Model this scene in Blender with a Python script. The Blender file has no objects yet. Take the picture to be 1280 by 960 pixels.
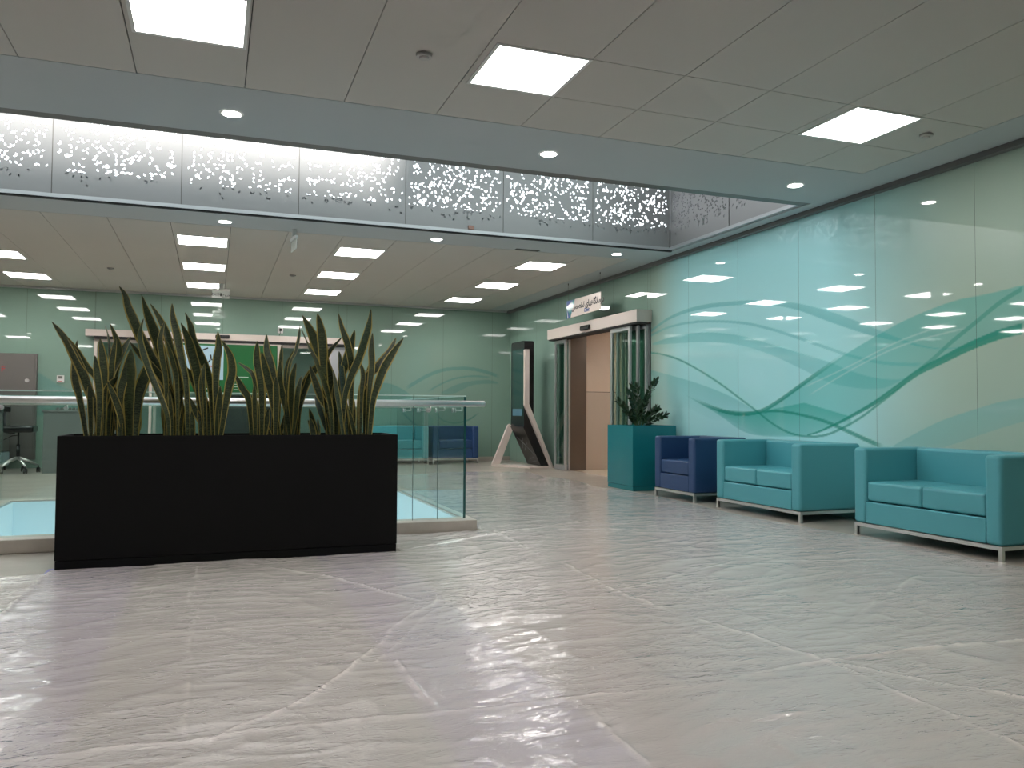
import bpy, bmesh, math, random
import numpy as np
from mathutils import Vector, Matrix, noise
S = bpy.context.scene
COL = S.collection
R = math.radians
# ------------------------------------------------------------------ camera
cam_d = bpy.data.cameras.new('camera'); cam = bpy.data.objects.new('camera', cam_d); COL.objects.link(cam)
cam_d.sensor_width = 36.0; cam_d.lens = 36.0 * 1004.127 / 1280; cam_d.clip_start = 0.05; cam_d.clip_end = 200
CAM_H = 1.035
YAW, PITCH, ROLL = R(20.40), R(1.977), R(0.332)
fw = Vector((math.sin(YAW)*math.cos(PITCH), math.cos(YAW)*math.cos(PITCH), math.sin(PITCH)))
rt = Vector((math.cos(YAW), -math.sin(YAW), 0)); up = rt.cross(fw)
r2 = rt*math.cos(ROLL) + up*math.sin(ROLL); u2 = -rt*math.sin(ROLL) + up*math.cos(ROLL)
cam.matrix_world = Matrix(((r2.x, u2.x, -fw.x, 0), (r2.y, u2.y, -fw.y, 0), (r2.z, u2.z, -fw.z, CAM_H), (0, 0, 0, 1)))
S.camera = cam
# ------------------------------------------------------------------ world, sun, exposure
PANEL_E = 20.0; DOWN_E = 24.0; SKY_E = 2.6
w = bpy.data.worlds.new('sky'); S.world = w; w.use_nodes = True
bg = w.node_tree.nodes['Background']; bg.inputs[0].default_value = (0.90, 0.955, 1.0, 1); bg.inputs[1].default_value = SKY_E
sun_d = bpy.data.lights.new('sun', 'SUN'); sun_d.energy = 30.0; sun_d.angle = R(8); sun_d.color = (1, 0.97, 0.92)
sun = bpy.data.objects.new('sun', sun_d); COL.objects.link(sun)
sun.rotation_euler = Vector((-0.25, 1.0, -1.42)).to_track_quat('-Z', 'Y').to_euler(); sun.location = (0, 0, 12)
S.view_settings.view_transform = 'Standard'; S.view_settings.look = 'None'
S.view_settings.gamma = 1.0; S.view_settings.use_curve_mapping = False
S.view_settings.exposure = 0.12
S.cycles.use_denoising = True
S.cycles.max_bounces = 10; S.cycles.transparent_max_bounces = 24; S.cycles.glossy_bounces = 5
S.cycles.diffuse_bounces = 5; S.cycles.sample_clamp_indirect = 6; S.cycles.sample_clamp_direct = 0
S.cycles.caustics_reflective = False; S.cycles.caustics_refractive = False

# ------------------------------------------------------------------ constants of the place (metres)
ZC = 3.19          # ceiling
XW = 5.96          # right wall
YB = 16.15         # back wall
XL, YF = -9.0, -5.0
VX0, VX1, VY0, VY1 = -5.5, 5.70, 6.60, 9.29     # opening in the ceiling
FX0, FX1, FY0, FY1 = -1.90, 2.06, 6.90, 9.45    # opening in the floor

# ------------------------------------------------------------------ materials
MATS = {}
def newmat(name):
    m = bpy.data.materials.new(name); m.use_nodes = True; MATS[name] = m
    return m, m.node_tree, m.node_tree.nodes['Principled BSDF']
def pm(name, col, rough=0.5, metal=0.0, spec=0.5, bump=0.0, bscale=60, var=0.0, vscale=4, coat=0.0):
    m, nt, b = newmat(name)
    b.inputs['Base Color'].default_value = (*col, 1); b.inputs['Roughness'].default_value = rough
    b.inputs['Metallic'].default_value = metal; b.inputs['Specular IOR Level'].default_value = spec
    b.inputs['Coat Weight'].default_value = coat
    tc = nt.nodes.new('ShaderNodeTexCoord')
    if var:
        n = nt.nodes.new('ShaderNodeTexNoise'); n.inputs['Scale'].default_value = vscale; n.inputs['Detail'].default_value = 4
        nt.links.new(tc.outputs['Object'], n.inputs['Vector'])
        mx = nt.nodes.new('ShaderNodeMix'); mx.data_type = 'RGBA'
        mx.inputs['A'].default_value = (*[c*(1-var) for c in col], 1); mx.inputs['B'].default_value = (*[min(1, c*(1+var)) for c in col], 1)
        nt.links.new(n.outputs['Fac'], mx.inputs['Factor']); nt.links.new(mx.outputs['Result'], b.inputs['Base Color'])
    if bump:
        n = nt.nodes.new('ShaderNodeTexNoise'); n.inputs['Scale'].default_value = bscale; n.inputs['Detail'].default_value = 3
        nt.links.new(tc.outputs['Object'], n.inputs['Vector'])
        bp = nt.nodes.new('ShaderNodeBump'); bp.inputs['Strength'].default_value = bump; bp.inputs['Distance'].default_value = 0.01
        nt.links.new(n.outputs['Fac'], bp.inputs['Height']); nt.links.new(bp.outputs['Normal'], b.inputs['Normal'])
    return m
def emis(name, col, s):
    m, nt, b = newmat(name); nt.nodes.remove(b)
    e = nt.nodes.new('ShaderNodeEmission'); e.inputs[0].default_value = (*col, 1); e.inputs[1].default_value = s
    nt.links.new(e.outputs[0], nt.nodes['Material Output'].inputs[0]); return m
def glassmat(name, tint, refl=1.0):
    m, nt, b = newmat(name); nt.nodes.remove(b)
    t = nt.nodes.new('ShaderNodeBsdfTransparent'); t.inputs[0].default_value = (*tint, 1)
    g = nt.nodes.new('ShaderNodeBsdfGlossy'); g.inputs['Roughness'].default_value = 0.01; g.inputs[0].default_value = (refl, refl, refl, 1)
    f = nt.nodes.new('ShaderNodeFresnel'); f.inputs[0].default_value = 1.5
    mx = nt.nodes.new('ShaderNodeMixShader')
    gm = nt.nodes.new('ShaderNodeNewGeometry'); k = nt.nodes.new('ShaderNodeMath'); k.operation = 'SUBTRACT'; k.inputs[0].default_value = 1.0
    nt.links.new(gm.outputs['Backfacing'], k.inputs[1]); k2 = nt.nodes.new('ShaderNodeMath'); k2.operation = 'MULTIPLY'
    nt.links.new(k.outputs[0], k2.inputs[0]); nt.links.new(f.outputs[0], k2.inputs[1])
    nt.links.new(k2.outputs[0], mx.inputs[0]); nt.links.new(t.outputs[0], mx.inputs[1]); nt.links.new(g.outputs[0], mx.inputs[2])
    nt.links.new(mx.outputs[0], nt.nodes['Material Output'].inputs[0]); return m

M_panel = pm('ceiling_metal', (0.54, 0.51, 0.475), 0.55, var=0.04, vscale=1.2)
M_paint = pm('ceiling_paint', (0.47, 0.50, 0.515), 0.8, var=0.03, vscale=1.0)
M_dark = pm('shadow_gap', (0.03, 0.03, 0.03), 0.8)
M_trim = pm('dark_aluminium', (0.16, 0.16, 0.16), 0.45, metal=0.4)
M_wallplain = pm('plain_wall', (0.36, 0.48, 0.43), 0.5)
M_beige = pm('beige_wall', (0.70, 0.56, 0.44), 0.45)
M_beige2 = pm('beige_wall_lower', (0.56, 0.46, 0.37), 0.4)
M_beigefloor = pm('beige_floor', (0.6, 0.5, 0.4), 0.25)
M_alu = pm('aluminium', (0.55, 0.56, 0.57), 0.35, metal=0.7)
M_steel = pm('brushed_steel', (0.20, 0.18, 0.16), 0.32, metal=0.9)
M_chrome = pm('chrome', (0.86, 0.83, 0.82), 0.33, metal=1.0)
M_header = pm('cream_metal', (0.66, 0.58, 0.53), 0.4)
M_white = pm('white_plastic', (0.75, 0.75, 0.73), 0.4)
M_black = pm('black_plastic', (0.012, 0.012, 0.013), 0.25)
M_stone = pm('kerb_stone', (0.52, 0.475, 0.42), 0.5, var=0.12, vscale=14)
M_blueglass = pm('pale_blue_cladding', (0.70, 0.86, 0.90), 0.15)
M_glass = glassmat('clear_glass', (0.91, 0.965, 0.955))
M_glassdoor = glassmat('door_glass', (0.75, 0.86, 0.82))
M_glassedge = pm('glass_edge', (0.03, 0.12, 0.12), 0.15)
M_glasstop = pm('polished_glass_edge', (0.62, 0.80, 0.76), 0.15)
M_planter = pm('black_planter', (0.003, 0.003, 0.003), 0.75, spec=0.2, bump=0.06, bscale=200)
M_soil = pm('soil', (0.03, 0.022, 0.015), 0.95, bump=0.8, bscale=40, var=0.4, vscale=30)
M_teal = pm('teal_leather', (0.085, 0.36, 0.41), 0.42, bump=0.05, bscale=300)
M_navy = pm('navy_leather', (0.020, 0.060, 0.165), 0.42, bump=0.05, bscale=300)
M_tealbox = pm('teal_gloss_planter', (0.012, 0.20, 0.23), 0.25)
M_red = pm('red_print', (0.5, 0.02, 0.02), 0.5)
M_blackprint = pm('black_print', (0.02, 0.02, 0.02), 0.5)
M_blueprint = pm('blue_print', (0.02, 0.08, 0.30), 0.5)
M_whiteprint = pm('white_print', (0.8, 0.82, 0.8), 0.5)
M_green = pm('green_poster', (0.008, 0.12, 0.03), 0.3)
M_bluepost = pm('pale_blue_poster', (0.38, 0.56, 0.66), 0.3)
M_greymetal = pm('grey_metal', (0.16, 0.15, 0.14), 0.45, metal=0.3)
M_greybox = pm('grey_laminate', (0.17, 0.19, 0.18), 0.5)
M_light = emis('panel_light', (1.0, 0.965, 0.93), PANEL_E)
M_down = emis('downlight', (1.0, 0.96, 0.90), DOWN_E)
M_zz = pm('zz_leaf', (0.018, 0.05, 0.018), 0.3, var=0.5, vscale=14)
M_zzstem = pm('zz_stem', (0.05, 0.10, 0.03), 0.5)

def leafmat():
    m, nt, b = newmat('snake_leaf'); N = nt.nodes; Lk = nt.links
    a = N.new('ShaderNodeAttribute'); a.attribute_name = 'lf'          # x: across, y: along
    sp = N.new('ShaderNodeSeparateXYZ'); Lk.new(a.outputs['Vector'], sp.inputs[0])
    nz = N.new('ShaderNodeTexNoise'); nz.inputs['Scale'].default_value = 5.5; nz.inputs['Detail'].default_value = 5
    mp = N.new('ShaderNodeMapping'); mp.inputs['Scale'].default_value = (1.2, 9, 1)
    Lk.new(a.outputs['Vector'], mp.inputs[0]); Lk.new(mp.outputs[0], nz.inputs['Vector'])
    cr = N.new('ShaderNodeValToRGB'); e = cr.color_ramp.elements
    e[0].position = 0.42; e[0].color = (0.006, 0.014, 0.006, 1); e[1].position = 0.66; e[1].color = (0.070, 0.095, 0.040, 1)
    Lk.new(nz.outputs['Fac'], cr.inputs[0])
    ed = N.new('ShaderNodeMath'); ed.operation = 'GREATER_THAN'; ed.inputs[1].default_value = 0.72; Lk.new(sp.outputs[0], ed.inputs[0])
    mx = N.new('ShaderNodeMix'); mx.data_type = 'RGBA'; mx.inputs['B'].default_value = (0.30, 0.24, 0.06, 1)
    Lk.new(ed.outputs[0], mx.inputs['Factor']); Lk.new(cr.outputs[0], mx.inputs['A']); Lk.new(mx.outputs['Result'], b.inputs['Base Color'])
    b.inputs['Roughness'].default_value = 0.42
    return m
M_leaf = leafmat()

def floormat():
    m, nt, b = newmat('stone_floor'); N = nt.nodes; Lk = nt.links
    g = N.new('ShaderNodeNewGeometry'); sp = N.new('ShaderNodeSeparateXYZ'); Lk.new(g.outputs['Position'], sp.inputs[0])
    mp = N.new('ShaderNodeMapping'); mp.inputs['Scale'].default_value = (0.5, 2.2, 1); Lk.new(g.outputs['Position'], mp.inputs[0])
    nz = N.new('ShaderNodeTexNoise'); nz.inputs['Scale'].default_value = 1.6; nz.inputs['Detail'].default_value = 6; nz.inputs['Distortion'].default_value = 0.6
    Lk.new(mp.outputs[0], nz.inputs['Vector'])
    cr = N.new('ShaderNodeValToRGB'); e = cr.color_ramp.elements
    e[0].position = 0.35; e[0].color = (0.33, 0.29, 0.25, 1); e[1].position = 0.68; e[1].color = (0.43, 0.38, 0.33, 1)
    Lk.new(nz.outputs['Fac'], cr.inputs[0])
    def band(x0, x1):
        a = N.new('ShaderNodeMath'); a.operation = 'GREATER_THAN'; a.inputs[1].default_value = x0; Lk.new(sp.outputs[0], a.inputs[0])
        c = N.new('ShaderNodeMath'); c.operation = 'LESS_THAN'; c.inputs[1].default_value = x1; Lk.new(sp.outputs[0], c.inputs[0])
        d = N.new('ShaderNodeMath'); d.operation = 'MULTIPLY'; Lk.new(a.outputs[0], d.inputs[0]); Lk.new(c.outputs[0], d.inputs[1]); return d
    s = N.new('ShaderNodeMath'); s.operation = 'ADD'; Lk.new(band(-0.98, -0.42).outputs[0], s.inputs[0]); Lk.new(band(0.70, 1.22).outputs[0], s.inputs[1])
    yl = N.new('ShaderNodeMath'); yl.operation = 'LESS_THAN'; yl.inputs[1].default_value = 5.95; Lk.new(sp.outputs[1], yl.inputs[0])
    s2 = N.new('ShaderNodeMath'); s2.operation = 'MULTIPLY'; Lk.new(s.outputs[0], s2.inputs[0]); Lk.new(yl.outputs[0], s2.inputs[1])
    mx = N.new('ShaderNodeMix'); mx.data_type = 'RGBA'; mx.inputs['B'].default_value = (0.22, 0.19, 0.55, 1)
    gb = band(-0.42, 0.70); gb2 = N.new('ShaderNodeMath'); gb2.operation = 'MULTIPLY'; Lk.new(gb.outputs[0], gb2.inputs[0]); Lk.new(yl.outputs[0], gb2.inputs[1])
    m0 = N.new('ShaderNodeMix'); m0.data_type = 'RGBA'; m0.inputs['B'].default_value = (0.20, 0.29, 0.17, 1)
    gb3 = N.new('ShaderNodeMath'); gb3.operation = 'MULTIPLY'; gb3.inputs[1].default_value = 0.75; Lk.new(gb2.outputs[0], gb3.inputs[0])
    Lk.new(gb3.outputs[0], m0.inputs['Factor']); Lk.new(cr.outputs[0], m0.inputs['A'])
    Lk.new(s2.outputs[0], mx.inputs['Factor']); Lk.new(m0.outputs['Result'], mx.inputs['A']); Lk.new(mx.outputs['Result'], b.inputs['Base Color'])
    b.inputs['Roughness'].default_value = 0.28
    return m
M_floor = floormat()

def sheetmat():
    m, nt, b = newmat('plastic_sheet'); N = nt.nodes; Lk = nt.links; N.remove(b)
    g = N.new('ShaderNodeNewGeometry')
    hs = []
    for sc, dist, st in (((1.5, 4.5, 1), 1.5, 0.55), ((5.0, 13.0, 1), 2.0, 0.45), ((20, 34, 1), 1.5, 0.20)):
        mp = N.new('ShaderNodeMapping'); mp.inputs['Scale'].default_value = sc; mp.inputs['Rotation'].default_value = (0, 0, R(12 if sc[0] < 2 else -9))
        Lk.new(g.outputs['Position'], mp.inputs[0])
        n = N.new('ShaderNodeTexNoise'); n.inputs['Scale'].default_value = 1.6; n.inputs['Detail'].default_value = 3; n.inputs['Distortion'].default_value = dist
        n.noise_type = 'RIDGED_MULTIFRACTAL'
        Lk.new(mp.outputs[0], n.inputs['Vector'])
        q = N.new('ShaderNodeMath'); q.operation = 'MULTIPLY'; q.inputs[1].default_value = st; Lk.new(n.outputs['Fac'], q.inputs[0]); hs.append(q)
    a = N.new('ShaderNodeMath'); Lk.new(hs[0].outputs[0], a.inputs[0]); Lk.new(hs[1].outputs[0], a.inputs[1])
    a2 = N.new('ShaderNodeMath'); Lk.new(a.outputs[0], a2.inputs[0]); Lk.new(hs[2].outputs[0], a2.inputs[1])
    bp = N.new('ShaderNodeBump'); bp.inputs['Distance'].default_value = 0.014
    pn = N.new('ShaderNodeTexNoise'); pn.inputs['Scale'].default_value = 0.75; pn.inputs['Detail'].default_value = 2.5; pn.inputs['Distortion'].default_value = 0.8
    Lk.new(g.outputs['Position'], pn.inputs['Vector'])
    pr = N.new('ShaderNodeMapRange'); pr.inputs['From Min'].default_value = 0.40; pr.inputs['From Max'].default_value = 0.66; pr.inputs['To Min'].default_value = 0.22; pr.inputs['To Max'].default_value = 1.0
    Lk.new(pn.outputs['Fac'], pr.inputs['Value']); Lk.new(pr.outputs[0], bp.inputs['Strength'])
    Lk.new(a2.outputs[0], bp.inputs['Height'])
    t = N.new('ShaderNodeBsdfTransparent'); t.inputs[0].default_value = (0.96, 0.96, 0.97, 1)
    d = N.new('ShaderNodeBsdfDiffuse'); d.inputs[0].default_value = (0.95, 0.875, 0.835, 1); Lk.new(bp.outputs[0], d.inputs['Normal'])
    gl = N.new('ShaderNodeBsdfGlossy'); gl.inputs['Roughness'].default_value = 0.08; gl.inputs[0].default_value = (0.95, 0.95, 0.96, 1); Lk.new(bp.outputs[0], gl.inputs['Normal'])
    m1 = N.new('ShaderNodeMixShader'); fa = N.new('ShaderNodeAttribute'); fa.attribute_name = 'fold'; ff = N.new('ShaderNodeMath'); ff.operation = 'MULTIPLY_ADD'; ff.inputs[1].default_value = 0.26; ff.inputs[2].default_value = 0.56; Lk.new(fa.outputs['Fac'], ff.inputs[0]); Lk.new(ff.outputs[0], m1.inputs[0]); Lk.new(t.outputs[0], m1.inputs[1]); Lk.new(d.outputs[0], m1.inputs[2])
    f = N.new('ShaderNodeFresnel'); f.inputs[0].default_value = 1.5; Lk.new(bp.outputs[0], f.inputs['Normal'])
    m2 = N.new('ShaderNodeMixShader'); Lk.new(f.outputs[0], m2.inputs[0]); Lk.new(m1.outputs[0], m2.inputs[1]); Lk.new(gl.outputs[0], m2.inputs[2])
    Lk.new(m2.outputs[0], N['Material Output'].inputs[0]); return m
M_sheet = sheetmat()
def perfmat():
    m, nt, b = newmat('perforated_aluminium'); N = nt.nodes; Lk = nt.links
    b.inputs['Base Color'].default_value = (0.34, 0.335, 0.335, 1); b.inputs['Metallic'].default_value = 0.5; b.inputs['Roughness'].default_value = 0.42
    return m
M_perf = perfmat()
def wallprint():
    m, nt, b = newmat('printed_glass_wall'); N = nt.nodes
    a = N.new('ShaderNodeAttribute'); a.attribute_name = 'print'
    nt.links.new(a.outputs['Color'], b.inputs['Base Color'])
    b.inputs['Roughness'].default_value = 0.025; b.inputs['IOR'].default_value = 1.8
    return m
M_print = wallprint()

# ------------------------------------------------------------------ helpers
def bx(bm, x0, x1, y0, y1, z0, z1, mi=0, bev=0.0, seg=2):
    vs = [bm.verts.new((x, y, z)) for x in (x0, x1) for y in (y0, y1) for z in (z0, z1)]
    fs = [bm.faces.new([vs[i] for i in q]) for q in ((0,1,3,2),(4,6,7,5),(0,4,5,1),(2,3,7,6),(0,2,6,4),(1,5,7,3))]
    for f in fs: f.material_index = mi
    if bev:
        es = list({e for f in fs for e in f.edges})
        r = bmesh.ops.bevel(bm, geom=es, offset=bev, segments=seg, affect='EDGES', profile=0.5)
        for f in r['faces']: f.smooth = True
    return fs
def prism(bm, pts, axis, a0, a1, mi=0):
    """extrude a closed polygon of (u,v) along axis 'x','y' or 'z'"""
    def P(u, v, t): return {'x': (t, u, v), 'y': (u, t, v), 'z': (u, v, t)}[axis]
    A = [bm.verts.new(P(u, v, a0)) for u, v in pts]; B = [bm.verts.new(P(u, v, a1)) for u, v in pts]
    n = len(pts); fs = [bm.faces.new(A), bm.faces.new(B[::-1])]
    for i in range(n): fs.append(bm.faces.new((A[i], B[i], B[(i+1) % n], A[(i+1) % n])))
    for f in fs: f.material_index = mi
    return fs
def tube(bm, p0, p1, r0, r1=None, n=12, cap=True, mi=0):
    r1 = r0 if r1 is None else r1
    p0 = Vector(p0); p1 = Vector(p1); d = (p1-p0).normalized(); a = d.orthogonal().normalized(); b = d.cross(a)
    ra = [bm.verts.new(p0 + r0*(a*math.cos(t)+b*math.sin(t))) for t in [2*math.pi*i/n for i in range(n)]]
    rb = [bm.verts.new(p1 + r1*(a*math.cos(t)+b*math.sin(t))) for t in [2*math.pi*i/n for i in range(n)]]
    for i in range(n):
        f = bm.faces.new((ra[i], ra[(i+1) % n], rb[(i+1) % n], rb[i])); f.smooth = True; f.material_index = mi
    if cap:
        f = bm.faces.new(ra[::-1]); f.material_index = mi; f = bm.faces.new(rb); f.material_index = mi
def pathtube(bm, pts, rs, n=8):
    pts = [Vector(p) for p in pts]; rings = []
    for i, p in enumerate(pts):
        d = (pts[min(i+1, len(pts)-1)] - pts[max(i-1, 0)]).normalized()
        a = d.cross(Vector((0.3, 1, 0.1))).normalized(); b = d.cross(a)
        rings.append([bm.verts.new(p + rs[i]*(a*math.cos(t)+b*math.sin(t))) for t in [2*math.pi*k/n for k in range(n)]])
    for A, B in zip(rings, rings[1:]):
        for k in range(n):
            f = bm.faces.new((A[k], A[(k+1) % n], B[(k+1) % n], B[k])); f.smooth = True
    bm.faces.new(rings[0][::-1]); bm.faces.new(rings[-1])
def obj(name, bm, mats, parent=None, loc=None):
    bmesh.ops.recalc_face_normals(bm, faces=bm.faces)
    me = bpy.data.meshes.new(name); bm.to_mesh(me); bm.free()
    for m in (mats if isinstance(mats, (list, tuple)) else [mats]): me.materials.append(m)
    o = bpy.data.objects.new(name, me); COL.objects.link(o)
    if parent is not None:
        o.parent = parent
        pl = parent
        off = Vector((0, 0, 0))
        while pl is not None: off += pl.location; pl = pl.parent
        o.location = -off if loc is None else loc      # meshes are built in world coordinates
    elif loc is not None: o.location = loc
    return o
def struct(name, bm, mats, parent=None):
    o = obj(name, bm, mats, parent)
    if parent is None: o['kind'] = 'structure'
    return o
def thing(name, label, cat, loc, group=None, kind=None):
    o = bpy.data.objects.new(name, None); COL.objects.link(o); o.location = loc; o.empty_display_size = 0.1
    if kind: o['kind'] = kind
    else: tag(o, label, cat, group)
    return o
def tag(o, label, cat, group=None, kind=None):
    o['label'] = label; o['category'] = cat
    if group: o['group'] = group
    if kind: o['kind'] = kind
    return o
def NB(): return bmesh.new()
def text(name, body, size, mat, parent, M, align='CENTER', shear=0.0, ext=0.0008, bold=0.0):
    c = bpy.data.curves.new(name, 'FONT'); c.body = body; c.size = size; c.align_x = align; c.align_y = 'CENTER'; c.extrude = ext; c.shear = shear; c.offset = bold
    t = bpy.data.objects.new(name+'_tmp', c); COL.objects.link(t)
    bpy.context.view_layer.update()
    me = bpy.data.meshes.new_from_object(t.evaluated_get(bpy.context.evaluated_depsgraph_get()))
    bpy.data.objects.remove(t); me.materials.clear(); me.materials.append(mat)
    me.transform(M)
    o = bpy.data.objects.new(name, me); COL.objects.link(o)
    if parent is not None:
        o.parent = parent; pl = parent; off = Vector((0, 0, 0))
        while pl is not None: off += pl.location; pl = pl.parent
        o.location = -off
    return o
AR = {'د': (0xFEA9, 0xFEAA), 'ر': (0xFEAD, 0xFEAE), 'ا': (0xFE8D, 0xFE8E), 'و': (0xFEED, 0xFEEE),
      'م': (0xFEE1, 0xFEE2, 0xFEE3, 0xFEE4), 'ن': (0xFEE5, 0xFEE6, 0xFEE7, 0xFEE8), 'گ': (0xFB92, 0xFB93, 0xFB94, 0xFB95),
      'ه': (0xFEE9, 0xFEEA, 0xFEEB, 0xFEEC), 'ی': (0xFBFC, 0xFBFD, 0xFBFE, 0xFBFF), 'ت': (0xFE95, 0xFE96, 0xFE97, 0xFE98),
      'خ': (0xFEA5, 0xFEA6, 0xFEA7, 0xFEA8), 'ص': (0xFEB9, 0xFEBA, 0xFEBB, 0xFEBC), 'ج': (0xFE9D, 0xFE9E, 0xFE9F, 0xFEA0),
      'ب': (0xFE8F, 0xFE90, 0xFE91, 0xFE92), 'ک': (0xFB8E, 0xFB8F, 0xFB90, 0xFB91)}
def arabic(s):
    out = []
    for i, ch in enumerate(s):
        if ch not in AR: out.append(ch); continue
        prev = i > 0 and s[i-1] in AR and len(AR[s[i-1]]) == 4
        nxt = len(AR[ch]) == 4 and i+1 < len(s) and s[i+1] in AR
        k = (3 if nxt else 1) if prev else (2 if nxt else 0)
        out.append(chr(AR[ch][k]))
    return ''.join(out[::-1])
FACE_NY = Matrix(((1, 0, 0, 0), (0, 0, -1, 0), (0, 1, 0, 0), (0, 0, 0, 1)))      # text facing -Y
FACE_NX = Matrix(((0, 0, -1, 0), (-1, 0, 0, 0), (0, 1, 0, 0), (0, 0, 0, 1)))     # text facing -X, reads towards -Y
def T(x, y, z, F): return Matrix.Translation((x, y, z)) @ F
random.seed(7)
# ================================================================== STRUCTURE
# floor with the atrium opening
bm = NB()
xs = [XL, FX0, FX1, XW]; ys = [YF, FY0, FY1, YB]
for i in range(3):
    for j in range(3):
        if i == 1 and j == 1: continue
        bx(bm, xs[i], xs[i+1], ys[j], ys[j+1], -0.3, 0)
struct('floor', bm, M_floor)
bm = NB(); bx(bm, XW, 9.5, 10.2, 13.05, -0.3, 0.0); struct('floor_corridor', bm, M_beigefloor)
# cladding of the floor opening, and the floor below
for nm, a in (('wall_opening_far', (FX0, FX1, FY1-0.015, FY1+0.02)), ('wall_opening_near', (FX0, FX1, FY0-0.02, FY0+0.015)),
              ('wall_opening_left', (FX0-0.02, FX0+0.015, FY0, FY1)), ('wall_opening_right', (FX1-0.015, FX1+0.02, FY0, FY1))):
    bm = NB(); bx(bm, *a, -1.0, 0.088); struct(nm, bm, M_blueglass)
bm = NB(); bx(bm, -7, 7, 2, 14, -4.4, -4.3); struct('floor_below', bm, pm('pale_lower_floor', (0.55, 0.72, 0.78), 0.3))
bm = NB()
K = 0.0
bx(bm, FX0-0.25, FX1+0.10, 6.65, FY0-0.02, 0, 0.10, bev=0.006); bx(bm, FX0-0.25, FX1+0.10, FY1+0.02, FY1+0.25, 0, 0.10, bev=0.006)
bx(bm, FX0-0.25, FX0-0.02, FY0-0.02, FY1+0.02, 0, 0.10); bx(bm, FX1+0.02, FX1+0.10, FY0-0.02, FY1+0.02, 0, 0.10)
struct('trim_kerb', bm, M_stone)

# ceiling: metal planks with joints over a dark backing, plain painted ring around the opening
JX = 0.162; PW = 0.6586
def planks(bm, x0, x1, y0, y1, cuts=()):
    xj = [x0] + [JX + PW*k for k in range(-20, 20) if x0+0.05 < JX+PW*k < x1-0.05] + [x1]
    for a, b in zip(xj, xj[1:]):
        yc = [y0] + [c for c, xa in cuts if y0 < c < y1 and a >= xa - 0.01] + [y1]
        for c, d in zip(yc, yc[1:]):
            bx(bm, a+0.003, b-0.003, c+0.003, d-0.003, ZC, ZC+0.02)
bm = NB()
planks(bm, XL, 5.43, YF, 5.60, cuts=[(-2.0, -20), (1.0, -20), (4.37, 2.1), (4.99, 2.1)])
planks(bm, XL, 5.45, 9.97, YB-0.02, cuts=[])
struct('ceiling', bm, M_panel)
bm = NB()
bx(bm, XL, XW-0.09, 5.606, VY0, ZC, ZC+0.3); bx(bm, XL, XW-0.09, VY1+0.02, 9.964, ZC, ZC+0.3)
bx(bm, XL, VX0, VY0, VY1+0.02, ZC, ZC+0.3); bx(bm, VX1+0.02, XW-0.09, VY0, VY1+0.02, ZC, ZC+0.3)
bx(bm, 5.436, XW-0.09, YF, 5.606, ZC, ZC+0.3); bx(bm, 5.456, XW-0.09, 9.964, YB-0.02, ZC, ZC+0.3)
struct('ceiling_ring', bm, M_paint)
bm = NB()
bx(bm, XL, 5.45, YF, 5.62, ZC+0.022, ZC+0.3); bx(bm, XL, 5.45, 9.96, YB, ZC+0.022, ZC+0.3)
bx(bm, XW-0.09, XW, YF, YB, ZC+0.05, ZC+0.3)
struct('ceiling_backing', bm, M_dark)
# dark band under the near edge, light aluminium profile round the far and right edges
bm = NB(); bx(bm, VX0, VX1, VY0, VY0+0.12, ZC+0.0, ZC+0.30); struct('trim_1', bm, M_trim)
bm = NB(); bx(bm, VX0, VX1+0.02, VY1-0.03, VY1+0.02, ZC+0.012, ZC+0.05); bx(bm, VX1-0.03, VX1+0.02, VY0+0.12, VY1-0.03, ZC+0.012, ZC+0.05); struct('trim_2', bm, M_alu)
bm = NB(); bx(bm, VX0, VX1+0.02, VY1-0.02, VY1+0.022, ZC-0.004, ZC+0.012); struct('trim_3', bm, M_dark)
bm = NB(); bx(bm, XW-0.085, XW-0.012, YF, YB, ZC-0.045, ZC+0.05); struct('trim_4', bm, M_trim)
bm = NB(); bx(bm, XL, XW-0.1, YB-0.07, YB-0.012, ZC-0.035, ZC+0.02); struct('trim_5', bm, M_alu)

# upper storey round the opening: slab edges, added unseen roof, pier behind the right screens
bm = NB(); bx(bm, -14, 14, -8, 6.75, 7.2, 7.5); bx(bm, 2.5, 14, 6.75, 9.0, 7.2, 7.5); bx(bm, -14, -2.6, 6.75, 7.3, 7.2, 7.5); struct('sun_blocker_roof', bm, M_wallplain)  # unseen roof added, shaped to clip the sun patch and shade the right screens
bm = NB()
for x in (-4.035, -2.81, -1.58, -0.355, 0.87, 2.095, 3.32, 4.545): bx(bm, x-0.012, x+0.012, 9.268, 9.30, ZC+0.05, ZC+1.35)
bx(bm, 5.692, 5.72, 7.93, 7.955, ZC+0.05, ZC+1.35); struct('trim_7', bm, M_greymetal)
bm = NB(); bx(bm, 5.98, 6.3, 7.85, 9.8, ZC, 6.0); struct('wall_upper_pier', bm, pm('dark_pier', (0.10, 0.10, 0.11), 0.6))
bm = NB(); bx(bm, 1.9, 3.1, 10.3, 10.6, ZC+0.3, 3.62); struct('wall_upper_duct', bm, pm('duct_grey', (0.30, 0.30, 0.31), 0.6))

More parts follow.
